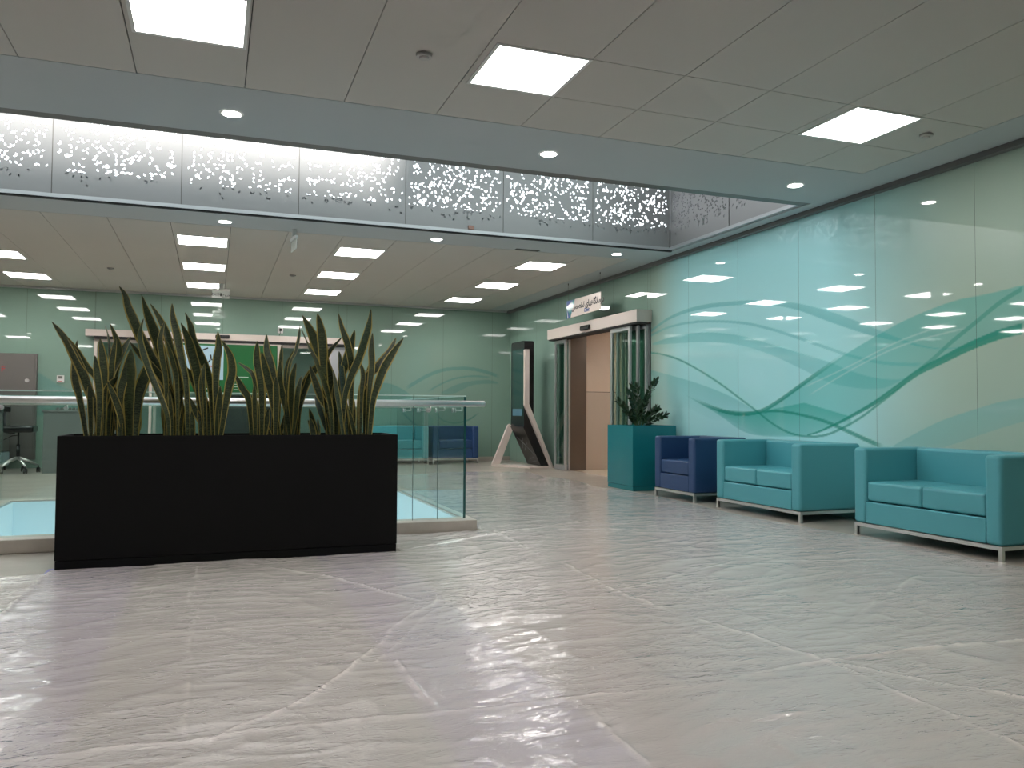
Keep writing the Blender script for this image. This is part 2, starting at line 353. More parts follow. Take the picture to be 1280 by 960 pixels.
# walls --------------------------------------------------------------
MURAL = {"A":[[[4.892,1.624],[5.153,1.606],[5.401,1.637],[5.734,1.746],[6.097,1.894],[6.58,2.081],[7.124,2.242],[7.633,2.334],[8.14,2.395],[8.973,2.442],[9.711,2.377],[10.331,2.202]],[[4.892,1.619],[5.153,1.598],[5.401,1.624],[5.734,1.709],[6.098,1.806],[6.582,1.972],[7.125,2.17],[7.633,2.288],[8.141,2.344],[8.974,2.387],[9.711,2.335],[10.331,2.166]]],"B":[[5.403,1.49],[5.6,1.487],[5.952,1.526],[6.336,1.616],[6.585,1.694],[7.033,1.839],[7.582,2.006],[8.142,2.132],[8.974,2.229],[9.712,2.23],[10.331,2.135]],"C":[[[5.468,1.44],[5.67,1.361],[5.991,1.378],[6.338,1.466],[6.586,1.555],[7.034,1.683],[7.583,1.833],[8.143,1.975],[8.838,2.075],[9.557,2.09],[10.202,2.037]],[[5.468,1.434],[5.775,1.314],[5.992,1.272],[6.34,1.301],[6.674,1.373],[7.036,1.515],[7.584,1.713],[8.144,1.859],[8.839,1.951],[9.557,1.987],[10.202,2.015]]],"D":[[5.602,1.364],[5.705,1.284],[5.957,1.134],[6.185,1.003],[6.426,0.896],[6.68,0.813],[6.95,0.789],[7.235,0.82],[7.538,0.924],[7.806,1.06],[8.148,1.223],[8.514,1.397],[8.977,1.588],[9.482,1.763],[9.952,1.868],[10.331,1.915]],"EU":[[4.489,2.054],[4.803,2.026],[5.087,2.013],[5.396,1.958],[5.732,1.871],[6.023,1.77],[6.418,1.621],[6.761,1.47],[7.085,1.321],[7.433,1.162],[7.751,1.053],[8.149,1.023],[8.58,1.078],[8.978,1.176],[9.334,1.28]],"EL":[[4.495,1.712],[4.701,1.682],[4.977,1.606],[5.277,1.496],[5.501,1.414],[5.74,1.285],[6.031,1.134],[6.343,1.002],[6.593,0.907],[6.949,0.805],[7.487,0.772],[8.034,0.809],[8.58,1.021],[9.334,1.28]],"F":[[4.49,2.03],[4.697,1.938],[4.917,1.802],[5.152,1.657],[5.339,1.526],[5.501,1.428]],"G":[[5.889,0.717],[6.111,0.777],[6.345,0.852],[6.679,0.952],[6.947,1.003],[7.233,1.044],[7.537,1.06],[7.751,1.025]],"H1":[[5.15,1.826],[5.734,1.704],[6.337,1.511],[7.038,1.304]],"H2":[[4.975,1.77],[5.665,1.671],[6.258,1.492],[6.945,1.221]],"I":[[[4.505,1.165],[4.71,1.136],[4.986,1.063],[5.284,0.971],[5.609,0.83],[5.89,0.694]],[[4.508,0.982],[4.635,0.944],[4.849,0.878],[5.136,0.781],[5.414,0.703],[5.819,0.642]]],"J":[[[7.806,1.053],[8.328,1.244],[8.977,1.411],[9.713,1.559],[10.331,1.672]],[[7.806,1.025],[8.58,0.946],[8.979,1.019],[9.335,1.099],[10.331,1.101]]],"a":[[3.657,1.479],[3.914,1.638],[4.174,1.785],[4.467,1.892],[4.764,1.933],[5.066,1.935],[5.371,1.884],[5.743,1.775]],"b":[[4.119,1.415],[4.352,1.56],[4.647,1.695],[4.946,1.764],[5.249,1.779],[5.557,1.756]],"c":[[[4.412,1.419],[4.767,1.596],[5.128,1.681],[5.496,1.705],[5.713,1.642]],[[4.413,1.376],[4.709,1.408],[5.069,1.572],[5.373,1.621],[5.713,1.627]]],"d":[[[2.871,1.467],[3.092,1.581],[3.259,1.604],[3.457,1.56],[3.715,1.423],[3.86,1.284],[4.064,1.088],[4.3,0.834]],[[2.88,0.722],[3.438,0.721],[4.301,0.72]]],"e1":[[3.548,1.085],[3.72,0.917],[3.894,0.763],[4.068,0.729],[4.301,0.749]],"e2":[[4.269,1.061],[4.417,0.891],[4.595,0.811],[4.804,0.8],[5.044,0.864],[5.286,1.024]],"g":[[[-2.941,1.713],[-2.741,1.576],[-2.551,1.452],[-2.335,1.37],[-2.105,1.344]],[[-2.923,0.911],[-2.096,0.914]]]}
C_PALE = np.array((0.43, 0.56, 0.47)); C_CY = np.array((0.26, 0.66, 0.68))
def lerp_line(l, x): l = np.array(l); return np.interp(x, l[:, 0], l[:, 1])
def sstep(a, b, x): t = np.clip((x-a)/(b-a), 0, 1); return t*t*(3-2*t)
def ribbon(c, X, Zz, up, lo, col, a_up, a_lo, ymin=None, ymax=None):
    u = lerp_line(up, X); l = lerp_line(lo, X); x0 = max(up[0][0], lo[0][0]) if ymin is None else ymin; x1 = min(up[-1][0], lo[-1][0]) if ymax is None else ymax
    t = np.clip((Zz-l)/np.maximum(u-l, 1e-3), 0, 1)
    a = (a_lo + (a_up-a_lo)*t) * sstep(-0.006, 0.006, Zz-l) * sstep(-0.006, 0.006, u-Zz) * sstep(x0, x0+0.05, X) * (1-sstep(x1-0.05, x1, X))
    a = a[..., None]; c[:] = c*(1-a) + np.array(col)*a
def line(c, X, Zz, l, w, col, al, fade=0.15, w2=None):
    v = lerp_line(l, X); g = np.gradient(v, axis=0) if False else 0
    l_ = np.array(l); k = np.interp(X, (l_[1:, 0]+l_[:-1, 0])/2, np.hypot(1, np.diff(l_[:, 1])/np.diff(l_[:, 0])))
    ww = w if w2 is None else w + (w2-w)*np.clip((X-l_[0, 0])/(l_[-1, 0]-l_[0, 0]), 0, 1)
    d = np.abs(Zz-v)/k
    a = al * (1-sstep(ww*0.5-0.004, ww*0.5+0.006, d)) * sstep(l_[0, 0], l_[0, 0]+fade, X) * (1-sstep(l_[-1, 0]-fade, l_[-1, 0], X))
    a = a[..., None]; c[:] = c*(1-a) + np.array(col)*a
def smooth(l, n=60):
    l = np.array(l, float); t = np.linspace(0, len(l)-1, n); out = []
    for s in t:
        i = min(int(s), len(l)-2); f = s-i
        p0 = l[max(i-1, 0)]; p1 = l[i]; p2 = l[i+1]; p3 = l[min(i+2, len(l)-1)]
        out.append(0.5*((2*p1)+(-p0+p2)*f+(2*p0-5*p1+4*p2-p3)*f*f+(-p0+3*p1-3*p2+p3)*f**3))
    out = np.array(out); return out[np.argsort(out[:, 0])].tolist()
MM = {k: ([smooth(q) if len(q) > 3 else q for q in v] if isinstance(v[0][0], list) else smooth(v)) for k, v in MURAL.items()}
DK = (0.012, 0.30, 0.22); TL = (0.06, 0.46, 0.46); TG = (0.07, 0.46, 0.36)
def paint_right(X, Zz):
    c = np.empty(X.shape+(3,)); c[:] = C_PALE
    # bluish daylight from the ceiling opening, painted into the wall colour behind the waves
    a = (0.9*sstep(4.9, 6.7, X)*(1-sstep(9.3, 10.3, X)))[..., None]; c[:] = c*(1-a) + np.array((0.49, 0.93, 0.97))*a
    a = (0.85*sstep(9.8, 10.4, X))[..., None]; c[:] = c*(1-a) + np.array((0.25, 0.39, 0.33))*a
    ribbon(c, X, Zz, MM['J'][0], MM['J'][1], TL, 0.38, 0.05)
    ribbon(c, X, Zz, MM['C'][0], MM['C'][1], TL, 0.45, 0.35)
    ribbon(c, X, Zz, MM['A'][0], MM['A'][1], TL, 0.42, 0.5)
    line(c, X, Zz, MM['B'], 0.03, TL, 0.4)
    ribbon(c, X, Zz, MM['EU'], MM['EL'], (0.05, 0.48, 0.43), 0.56, 0.45, ymin=4.2)
    ribbon(c, X, Zz, [[6.3, 1.0], [7.0, 1.15], [7.75, 1.05], [8.6, 1.07]], [[6.3, 0.9], [7.0, 0.80], [7.75, 0.78], [8.6, 1.02]], (0.03, 0.44, 0.36), 0.65, 0.10)
    line(c, X, Zz, MM['H1'], 0.012, (0.8, 0.92, 0.9), 0.3); line(c, X, Zz, MM['H2'], 0.012, (0.8, 0.92, 0.9), 0.3)
    line(c, X, Zz, [p for p in MM['EU'] if 6.2 < p[0] < 9.2], 0.045, DK, 0.75, fade=0.7)
    line(c, X, Zz, [p for p in MM['EL'] if p[0] < 7.0], 0.085, DK, 0.85, fade=0.02, w2=0.012)
    line(c, X, Zz, MM['F'], 0.035, DK, 0.5, fade=0.02)
    line(c, X, Zz, MM['G'], 0.042, DK, 0.75, w2=0.02)
    line(c, X, Zz, MM['D'], 0.022, DK, 0.7)
    ribbon(c, X, Zz, MM['I'][0], MM['I'][1], (0.16, 0.50, 0.50), 0.5, 0.35, ymin=4.0)
    return c
def paint_back(X, Zz):
    c = np.empty(X.shape+(3,)); c[:] = (0.24, 0.36, 0.30)
    D = (0.08, 0.27, 0.25)
    ribbon(c, X, Zz, MM['d'][0], MM['d'][1], D, 0.5, 0.3)
    ribbon(c, X, Zz, MM['g'][0], MM['g'][1], D, 0.45, 0.3)
    ribbon(c, X, Zz, MM['c'][0], MM['c'][1], D, 0.4, 0.4)
    line(c, X, Zz, MM['a'], 0.07, D, 0.5); line(c, X, Zz, MM['b'], 0.035, D, 0.45)
    line(c, X, Zz, MM['e1'], 0.03, (0.03, 0.20, 0.18), 0.6); line(c, X, Zz, MM['e2'], 0.03, (0.03, 0.20, 0.18), 0.5)
    return c
def printed_wall(name, axis, t, u0, u1, z0, z1, joints, fn, step=0.011, fine=None):
    """glass panels with 4 mm joints; axis 'x': plane x=t over y; axis 'y': plane y=t over x"""
    verts = []; faces = []; cols = []
    js = [u0] + [j for j in joints if u0 < j < u1] + [u1]
    for a, b in zip(js, js[1:]):
        st = step if (fine is None or (b > fine[0] and a < fine[1])) else 0.15
        nu = max(2, int((b-a-0.005)/st)); nz = max(2, int((z1-z0)/st))
        U, Zz = np.meshgrid(np.linspace(a+0.0014, b-0.0014, nu), np.linspace(z0, z1, nz), indexing='ij')
        base = sum(len(v) for v in verts)
        tilt = 0.0
        V = np.stack([np.full(U.shape, t), U, Zz] if axis == 'x' else [U, np.full(U.shape, t), Zz], -1).reshape(-1, 3)
        verts.append(V); cols.append(fn(U, Zz).reshape(-1, 3))
        I = np.arange(nu*nz).reshape(nu, nz) + base
        q = np.stack([I[:-1, :-1], I[1:, :-1], I[1:, 1:], I[:-1, 1:]], -1).reshape(-1, 4)
        if axis == 'x': q = q[:, ::-1]
        faces.append(q)
    V = np.concatenate(verts); Fc = np.concatenate(faces); Cc = np.concatenate(cols)
    me = bpy.data.meshes.new(name); me.vertices.add(len(V)); me.vertices.foreach_set('co', V.ravel())
    me.loops.add(Fc.size); me.loops.foreach_set('vertex_index', Fc.ravel().astype(np.int32))
    me.polygons.add(len(Fc)); me.polygons.foreach_set('loop_start', np.arange(0, Fc.size, 4, dtype=np.int32)); me.polygons.foreach_set('loop_total', np.full(len(Fc), 4, np.int32))
    me.update(); me.validate()
    at = me.color_attributes.new('print', 'FLOAT_COLOR', 'POINT'); at.data.foreach_set('color', np.concatenate([Cc, np.ones((len(Cc), 1))], 1).ravel().astype(np.float32))
    me.materials.append(M_print)
    o = bpy.data.objects.new(name, me); COL.objects.link(o); o['kind'] = 'structure'; return o
RJ = [4.91 + 1.081*k for k in range(-10, 12)]
DY0, DY1, DZ = 10.22, 13.46, 2.40           # doorway in the right wall (sliding door set)
OY0, OY1 = 10.98, 13.05
fn0 = lambda X, Zz: paint_right(X, Zz)
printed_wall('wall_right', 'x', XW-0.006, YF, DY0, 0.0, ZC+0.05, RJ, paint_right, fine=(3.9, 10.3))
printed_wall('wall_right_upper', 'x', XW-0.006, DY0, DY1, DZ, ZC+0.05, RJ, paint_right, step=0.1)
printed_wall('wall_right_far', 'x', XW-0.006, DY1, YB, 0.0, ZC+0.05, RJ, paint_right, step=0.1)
BJ = [-0.93 + 1.08*k for k in range(-8, 8)] 
printed_wall('wall_back', 'y', YB-0.006, XL, -2.02, 0.0, ZC+0.05, BJ, paint_back, step=0.02, fine=(-3.5, -2.0))
printed_wall('wall_back_upper', 'y', YB-0.006, -2.02, 2.48, 2.34, ZC+0.05, BJ, paint_back, step=0.1)
printed_wall('wall_back_right', 'y', YB-0.006, 2.48, XW, 0.0, ZC+0.05, BJ, paint_back, step=0.015)
bm = NB(); bx(bm, XW, XW+0.2, YF, DY0, -0.3, ZC+0.3); bx(bm, XW, XW+0.2, DY0, DY1, DZ+0.02, ZC+0.3); bx(bm, XW, XW+0.2, DY1, YB+0.2, -0.3, ZC+0.3)
bx(bm, XW, XW+0.2, DY0, OY0, -0.0, DZ+0.02); bx(bm, XW, XW+0.2, OY1, DY1, 0, DZ+0.02)
struct('wall_right_core', bm, M_dark)
bm = NB(); bx(bm, XL, -2.02, YB, YB+0.2, -0.3, ZC+0.3); bx(bm, -2.02, 2.48, YB, YB+0.2, 2.34, ZC+0.3); bx(bm, 2.48, XW, YB, YB+0.2, -0.3, ZC+0.3)
struct('wall_back_core', bm, M_dark)
bm = NB(); bx(bm, XL-0.2, XL, YF, YB+0.2, -0.3, ZC+0.3); struct('wall_left', bm, M_wallplain)
bm = NB(); bx(bm, XL-0.2, XW+0.2, YF-0.2, YF, -0.3, ZC+0.3); struct('wall_front', bm, pm('dark_far_wall', (0.10, 0.12, 0.115), 0.5))
bm = NB(); bx(bm, 2.55, XW-0.01, YB-0.03, YB-0.008, 0, 0.085); struct('baseboard_back', bm, pm('baseboard_cream', (0.42, 0.38, 0.34), 0.4))
# room beyond the back doors
bm = NB(); bx(bm, -4, 4, YB+0.2, YB+4.5, -0.05, 0); bx(bm, -4, 4, YB+4.4, YB+4.5, 0, 2.9); bx(bm, -4, 4, YB+0.2, YB+4.5, 2.7, 2.8)
bx(bm, -4.1, -4, YB+0.2, YB+4.5, 0, 2.8); bx(bm, 4, 4.1, YB+0.2, YB+4.5, 0, 2.8)
struct('wall_vestibule', bm, pm('vestibule_wall', (0.40, 0.52, 0.46), 0.4))
# corridor behind the right door
bm = NB(); bx(bm, 6.27, 9.5, 13.06, 13.16, 1.39, 1.41); struct('trim_8', bm, M_dark)
bm = NB(); bx(bm, 6.27, 9.5, 13.05, 13.15, 0, 1.395); struct('wall_corridor_lower', bm, M_beige2)
bm = NB(); bx(bm, 6.27, 9.5, 13.05, 13.15, 1.403, 2.7); struct('wall_corridor_upper', bm, M_beige)
bm = NB(); bx(bm, 9.5, 9.6, 9.8, 13.15, 0, 2.7); bx(bm, XW+0.2, 9.6, 10.1, 10.2, 0, 2.7); struct('wall_corridor_side', bm, M_beige)
bm = NB(); bx(bm, XW, 9.6, 10.1, 13.15, 2.62, 2.7); struct('ceiling_corridor', bm, M_beige)
bm = NB(); bx(bm, XW-0.0, 6.27, 13.03, 13.10, 0, 2.42); struct('trim_6', bm, M_steel)
# ================================================================== LAMPS
def make_panel():
    t = thing('ceiling_light', '', 'ceiling light', (0, 0, ZC), 'square ceiling lights')
    bm = NB()
    for a in ((-0.31, 0.31, -0.31, -0.288), (-0.31, 0.31, 0.288, 0.31), (-0.31, -0.288, -0.288, 0.288), (0.288, 0.31, -0.288, 0.288)):
        bx(bm, a[0], a[1], a[2], a[3], ZC-0.007, ZC-0.0005)
    obj('frame', bm, M_white, t)
    bm = NB(); bx(bm, -0.288, 0.288, -0.288, 0.288, ZC-0.004, ZC-0.0005); obj('diffuser', bm, M_light, t)
    return t
def make_down():
    t = thing('downlight', '', 'downlight', (0, 0, ZC), 'round downlights')
    bm = NB(); n = 28
    for r0, r1, z0, z1 in ((0.085, 0.068, ZC-0.001, ZC-0.006),):
        A = [bm.verts.new((r0*math.cos(2*math.pi*i/n), r0*math.sin(2*math.pi*i/n), z0)) for i in range(n)]
        B = [bm.verts.new((r1*math.cos(2*math.pi*i/n), r1*math.sin(2*math.pi*i/n), z1)) for i in range(n)]
        for i in range(n): bm.faces.new((A[i], A[(i+1) % n], B[(i+1) % n], B[i]))
    obj('trim_ring', bm, M_white, t)
    bm = NB(); tube(bm, (0, 0, ZC-0.0055), (0, 0, ZC-0.002), 0.068, n=28); obj('lens', bm, M_down, t)
    return t
def dup(root, loc, label=None, rotz=None):
    r = root.copy(); COL.objects.link(r); r.location = loc
    if rotz is not None: r.rotation_euler = (0, 0, rotz)
    if label: r['label'] = label
    for ch in list(root.children):
        c = ch.copy(); COL.objects.link(c); c.parent = r
        for g in list(ch.children):
            d = g.copy(); COL.objects.link(d); d.parent = c
    return r
P0 = make_panel(); D0 = make_down()
near = {1: 'nearest square ceiling light above the black planter, cut by the top of the photo',
        2: 'large square ceiling light at the top middle, in the nearer ceiling',
        3: 'large square ceiling light near the teal wall, in the nearer ceiling'}
rown = {10.93: 'nearest row beyond the opening', 12.89: 'middle row beyond the opening', 14.84: 'last row before the green back wall'}
coln = {-2.84: 'far left column', -0.16: 'column over the snake plants', 1.83: 'column left of the free-standing display', 4.50: 'column nearest the teal wall'}
first = True
def put(first, o0, loc, lab):
    if first: o0.location = loc; o0['label'] = lab
    else: dup(o0, loc, lab)
colx = [-7.51, -4.84, -2.84, -0.16, 1.83, 4.50]
for i, x in enumerate(colx):
    for y in (10.93, 12.89, 14.84):
        if x < -6 and y < 12: continue
        lab = 'square ceiling light, %s, %s' % (rown[y], coln.get(x, 'left of the frame' if x > -6 else 'farthest left of all'))
        put(first, P0, (x, y, ZC), lab); first = False
for x, k in ((-0.16, 1), (1.83, 2), (4.50, 3)):
    dup(P0, (x, 4.67, ZC), near[k])
for x, y, lab in ((-2.84, 4.67, 'square ceiling light left of the frame, level with the nearest ones'), (-5.5, 4.67, 'square ceiling light far left, level with the nearest ones'),
                  (0.5, 1.6, 'square ceiling light above the viewer'), (3.3, 1.5, 'added square fill light right of the ceiling light above the viewer'), (-4.2, 1.6, 'square ceiling light behind left of the viewer')):  # the right-hand one is an unseen lamp added to brighten the near floor
    dup(P0, (x, y, ZC), lab)
first = True
for y, yn in ((6.12, 'near side of the ceiling opening'), (9.70, 'far side of the ceiling opening')):
    for x, xn in ((-4.94, 'far left'), (-2.42, 'left'), (0.09, 'above the black planter'), (2.59, 'in the middle'), (5.12, 'near the teal wall')):
        put(first, D0, (x, y, ZC), 'small round downlight on the %s, %s' % (yn, xn)); first = False
# ceiling fittings
def detector(x, y, label):
    bm = NB(); tube(bm, (0, 0, ZC-0.002), (0, 0, ZC-0.020), 0.050, 0.047, n=24); tube(bm, (0, 0, ZC-0.020), (0, 0, ZC-0.032), 0.03, 0.022, n=18)
    for v in bm.verts: v.co += Vector((x, y, 0))
    tag(obj('smoke_detector', bm, pm('detector_%d' % int(x*100), (0.46, 0.45, 0.43), 0.5)), label, 'smoke detector', 'ceiling smoke detectors')
detector(1.158, 4.67, 'round flush ceiling detector between the two left large square lights')
detector(5.118, 4.63, 'round ceiling detector right of the large square light by the teal wall')
detector(1.156, 13.16, 'small ceiling detector left of the first column light, above the tall right snake plant')
detector(-1.50, 13.56, 'small ceiling detector above the leftmost snake plants')
bm = NB()
for k in range(5): bx(bm, 3.72, 4.06, 9.86+0.02*k, 9.87+0.02*k, ZC-0.003, ZC-0.0005)
tag(obj('air_vent', bm, M_greymetal), 'narrow slotted vent in the ceiling ring above the back corner', 'vent')

# ================================================================== PERFORATED SCREENS
def perforated(name, wdt, hgt, seed, dens, base_z):
    """sheet with rhombic holes taken at random from a three-way rhombus tiling"""
    rnd = random.Random(seed); A_ = 0.0285; verts = [Vector((0, 0)), Vector((wdt, 0)), Vector((wdt, hgt)), Vector((0, hgt))]; faces = [[0, 1, 2, 3]]
    r_ = 0; y = 0.03
    while y < hgt-0.03:
        x = 0.03 + (A_*0.866 if r_ % 2 else 0)
        while x < wdt-0.03:
            u = x/wdt
            low = 0.13 + 0.09*noise.noise(Vector((x*5, seed*3.1, 0))) + 0.05*noise.noise(Vector((x*16, seed*3.1, 4)))
            p = dens*min(1, max(0, (y-low)/0.09))*min(1, 0.35+6*min(u, 1-u))*(0.75+0.9*noise.noise(Vector((x*11, y*11, seed))))
            for k in range(3):
                if rnd.random() >= p: continue
                a = math.pi/2 + k*2*math.pi/3
                c = Vector((x+math.cos(a)*A_*0.5, y+math.sin(a)*A_*0.5)); sc = 0.80
                if not (0.03 < c.x < wdt-0.03 and 0.03 < c.y < hgt-0.03): continue
                pts = [Vector((x, y))] + [Vector((x+A_*math.cos(a+d), y+A_*math.sin(a+d))) for d in (-math.pi/3, 0, math.pi/3)]
                b = len(verts); verts += [c+(q-c)*sc for q in pts]; faces.append([b, b+1, b+2, b+3])
            x += A_*1.732
        y += A_*1.5; r_ += 1
    from mathutils.geometry import delaunay_2d_cdt
    vo, eo, fo, ov, oe, of = delaunay_2d_cdt(verts, [], faces, 1, 1e-6)
    bm = bmesh.new(); vs = [bm.verts.new((v.x, 0, v.y)) for v in vo]
    for f, o_ in zip(fo, of):
        if any(q > 0 for q in o_): continue
        bm.faces.new([vs[i] for i in f])
    return bm
def screen(x, y, rot, wdt, seed, dens, label, name='perforated_panel'):
    hgt = 1.30
    bm = perforated(name, wdt-0.008, hgt, seed, dens, ZC)
    r = bmesh.ops.extrude_face_region(bm, geom=bm.faces[:]); 
    for v in [g for g in r['geom'] if isinstance(g, bmesh.types.BMVert)]: v.co.y += 0.004
    o = obj(name, bm, M_perf, None, (x, y, ZC+0.05)); o.rotation_euler = (0, 0, rot)
    tag(o, label, 'metal panel', 'perforated metal panels round the ceiling opening')
jn = [-5.26, -4.035, -2.81, -1.58, -0.355, 0.87, 2.095, 3.32, 4.545, 5.69]
lab = ['fourth, out of view left', 'third, out of view left', 'cut by the left edge of the photo', 'second from the left', 'third from the left, above the snake plants', 'with the brightest glow, fourth from the left',
       'with a small reddish tag at its foot', 'third from the far corner', 'next to the far corner']
lab = ['far left beyond the photo', 'left beyond the photo', 'cut by the left edge of the photo', 'second from the left edge', 'third from the left edge', 'fourth from the left edge',
       'with a small reddish tag at its foot', 'second from the right corner', 'at the right corner']
for i in range(9):
    screen(jn[i], 9.262, 0, jn[i+1]-jn[i], 11+i, (.30, .30, .30, .26, .24, .26, .36, .36, .40)[i], 'perforated metal panel on the opening\'s far side, ' + lab[i])
screen(5.685, 9.25, -math.pi/2, 1.30, 40, 0.38, 'perforated metal panel on the opening\'s right side, at the far corner, with dark holes')
screen(5.685, 7.94, -math.pi/2, 1.20, 41, 0.26, 'perforated metal panel on the opening\'s right side, nearer one with few bright holes')
screen(-5.49, 6.75, math.pi/2, 1.25, 42, 0.3, 'perforated metal panel on the opening\'s left side, nearer one')
screen(-5.49, 8.02, math.pi/2, 1.22, 43, 0.3, 'perforated metal panel on the opening\'s left side, farther one')
bm = NB(); bx(bm, 2.865, 2.935, 9.245, 9.258, ZC+0.055, ZC+0.10); tag(obj('paper_tag', bm, pm('reddish_tag', (0.45, 0.25, 0.20), 0.6)), 'small reddish paper tag at the foot of a perforated panel', 'tag')

# ================================================================== GLASS RAILING
rail = thing('glass_railing', 'clear glass balustrade with round steel handrail on a stone kerb round the floor opening', 'railing', (0.08, 8.17, 0.1))
GY0, GY1, GX0, GX1 = 6.775, 9.56, -2.03, 2.095
def gpanel(x0, x1, y0, y1):
    bm = NB(); bx(bm, x0, x1, y0, y1, 0.10, 1.165); p = obj('glass_panel', bm, M_glass, rail)
    bm = NB(); bx(bm, x0, x1, y0, y1, 1.165, 1.175)
    e = obj('polished_edge', bm, M_glasstop, p); return p
xsn = [GX0, -0.90, 0.36, 1.618, 1.838, GX1]
for a, b in zip([GX0, -0.90, 0.36, 1.618], [-0.90, 0.36, 1.618, GX1]): gpanel(a+0.004, b-0.004, GY0, GY0+0.017)
for a, b in zip([GX0, -0.65, 0.72], [-0.65, 0.72, GX1]): gpanel(a+0.004, b-0.004, GY1, GY1+0.017)
for a, b in zip([GY0+0.02, 8.17], [8.17, GY1-0.003]): gpanel(GX1-0.017, GX1, a+0.004, b-0.004)
for a, b in zip([GY0+0.02, 8.17], [8.17, GY1-0.003]): gpanel(GX0, GX0+0.017, a+0.004, b-0.004)
bm = NB(); bx(bm, GX1-0.019, GX1+0.002, GY0+0.019, GY0+0.0235, 0.10, 1.17); obj('corner_edge', bm, M_glassedge, rail)
bm = NB(); bx(bm, 1.837, 1.839, GY0-0.001, GY0+0.018, 0.10, 1.165); bx(bm, 1.617, 1.619, GY0-0.001, GY0+0.018, 0.10, 1.165); obj('joint_seal', bm, M_glassedge, rail)
HZ = 1.103
def handrail(a, b):
    bm = NB(); tube(bm, a, b, 0.026, n=20); a = Vector(a); b = Vector(b); d = (b-a).normalized()
    for p, s in ((a, -1), (b, 1)):
        tube(bm, p, p+d*s*0.007, 0.026, 0.020, n=20)
        tube(bm, p-d*s*0.035, p-d*s*0.032, 0.0265, n=20)
    return obj('handrail', bm, M_chrome, rail)
handrail((-2.15, GY0-0.065, HZ), (2.235, GY0-0.065, HZ))
handrail((-2.15, GY1+0.085, HZ), (2.17, GY1+0.085, HZ))
handrail((2.165, GY0+0.02, HZ), (2.165, GY1+0.04, HZ))
handrail((-2.10, GY0+0.02, HZ), (-2.10, GY1+0.04, HZ))
def bracket(p, q):
    bm = NB(); p = Vector(p); q = Vector(q)
    tube(bm, q, (p.x, p.y, q.z), 0.007, n=10); tube(bm, (p.x, p.y, q.z-0.006), (p.x, p.y, HZ-0.02), 0.007, n=10)
    d = (Vector((p.x, p.y, q.z))-q).normalized(); tube(bm, q, q+d*0.008, 0.02, n=16); tube(bm, q-d*0.017, q-d*0.025, 0.02, n=16)
    obj('rail_bracket', bm, M_chrome, rail)
for x in (-1.45, -0.35, 0.9, 1.75): bracket((x, GY0-0.065, HZ), (x, GY0, 1.045))
for x in (-1.45, -0.35, 0.9, 1.7): bracket((x, GY1+0.085, HZ), (x, GY1+0.017, 1.045))
for y in (7.15, 7.75, 8.5, 9.2): bracket((2.165, y, HZ), (GX1, y, 1.045))

# ================================================================== BLACK PLANTER AND SNAKE PLANTS
pl = thing('planter_box', 'long matt black rectangular planter holding the snake plants in front of the railing', 'planter', (0.17, 6.14, 0))
X0, X1, Y0, Y1, H = -0.935, 1.283, 5.862, 6.42, 0.862
bm = NB()
th = 0.02
bx(bm, X0, X1, Y0, Y0+th, 0.062, H, bev=0.002); bx(bm, X0, X1, Y1-th, Y1, 0.062, H, bev=0.002)
bx(bm, X0, X0+th, Y0+th, Y1-th, 0.062, H); bx(bm, X1-th, X1, Y0+th, Y1-th, 0.062, H); bx(bm, X0+th, X1-th, Y0+th, Y1-th, 0.062, 0.08)
obj('body', bm, M_planter, pl)
bm = NB(); bx(bm, X0+0.003, X1-0.003, Y0+0.003, Y1-0.003, 0.0, 0.058); obj('plinth', bm, M_planter, pl)
bm = NB(); n = 40
g = [[bm.verts.new((X0+th+(X1-X0-2*th)*i/n, Y0+th+(Y1-Y0-2*th)*j/8, 0.805+0.012*noise.noise(Vector((i*0.6, j*0.9, 0))))) for j in range(9)] for i in range(n+1)]
for i in range(n):
    for j in range(8): bm.faces.new((g[i][j], g[i+1][j], g[i+1][j+1], g[i][j+1]))
obj('soil', bm, M_soil, pl)

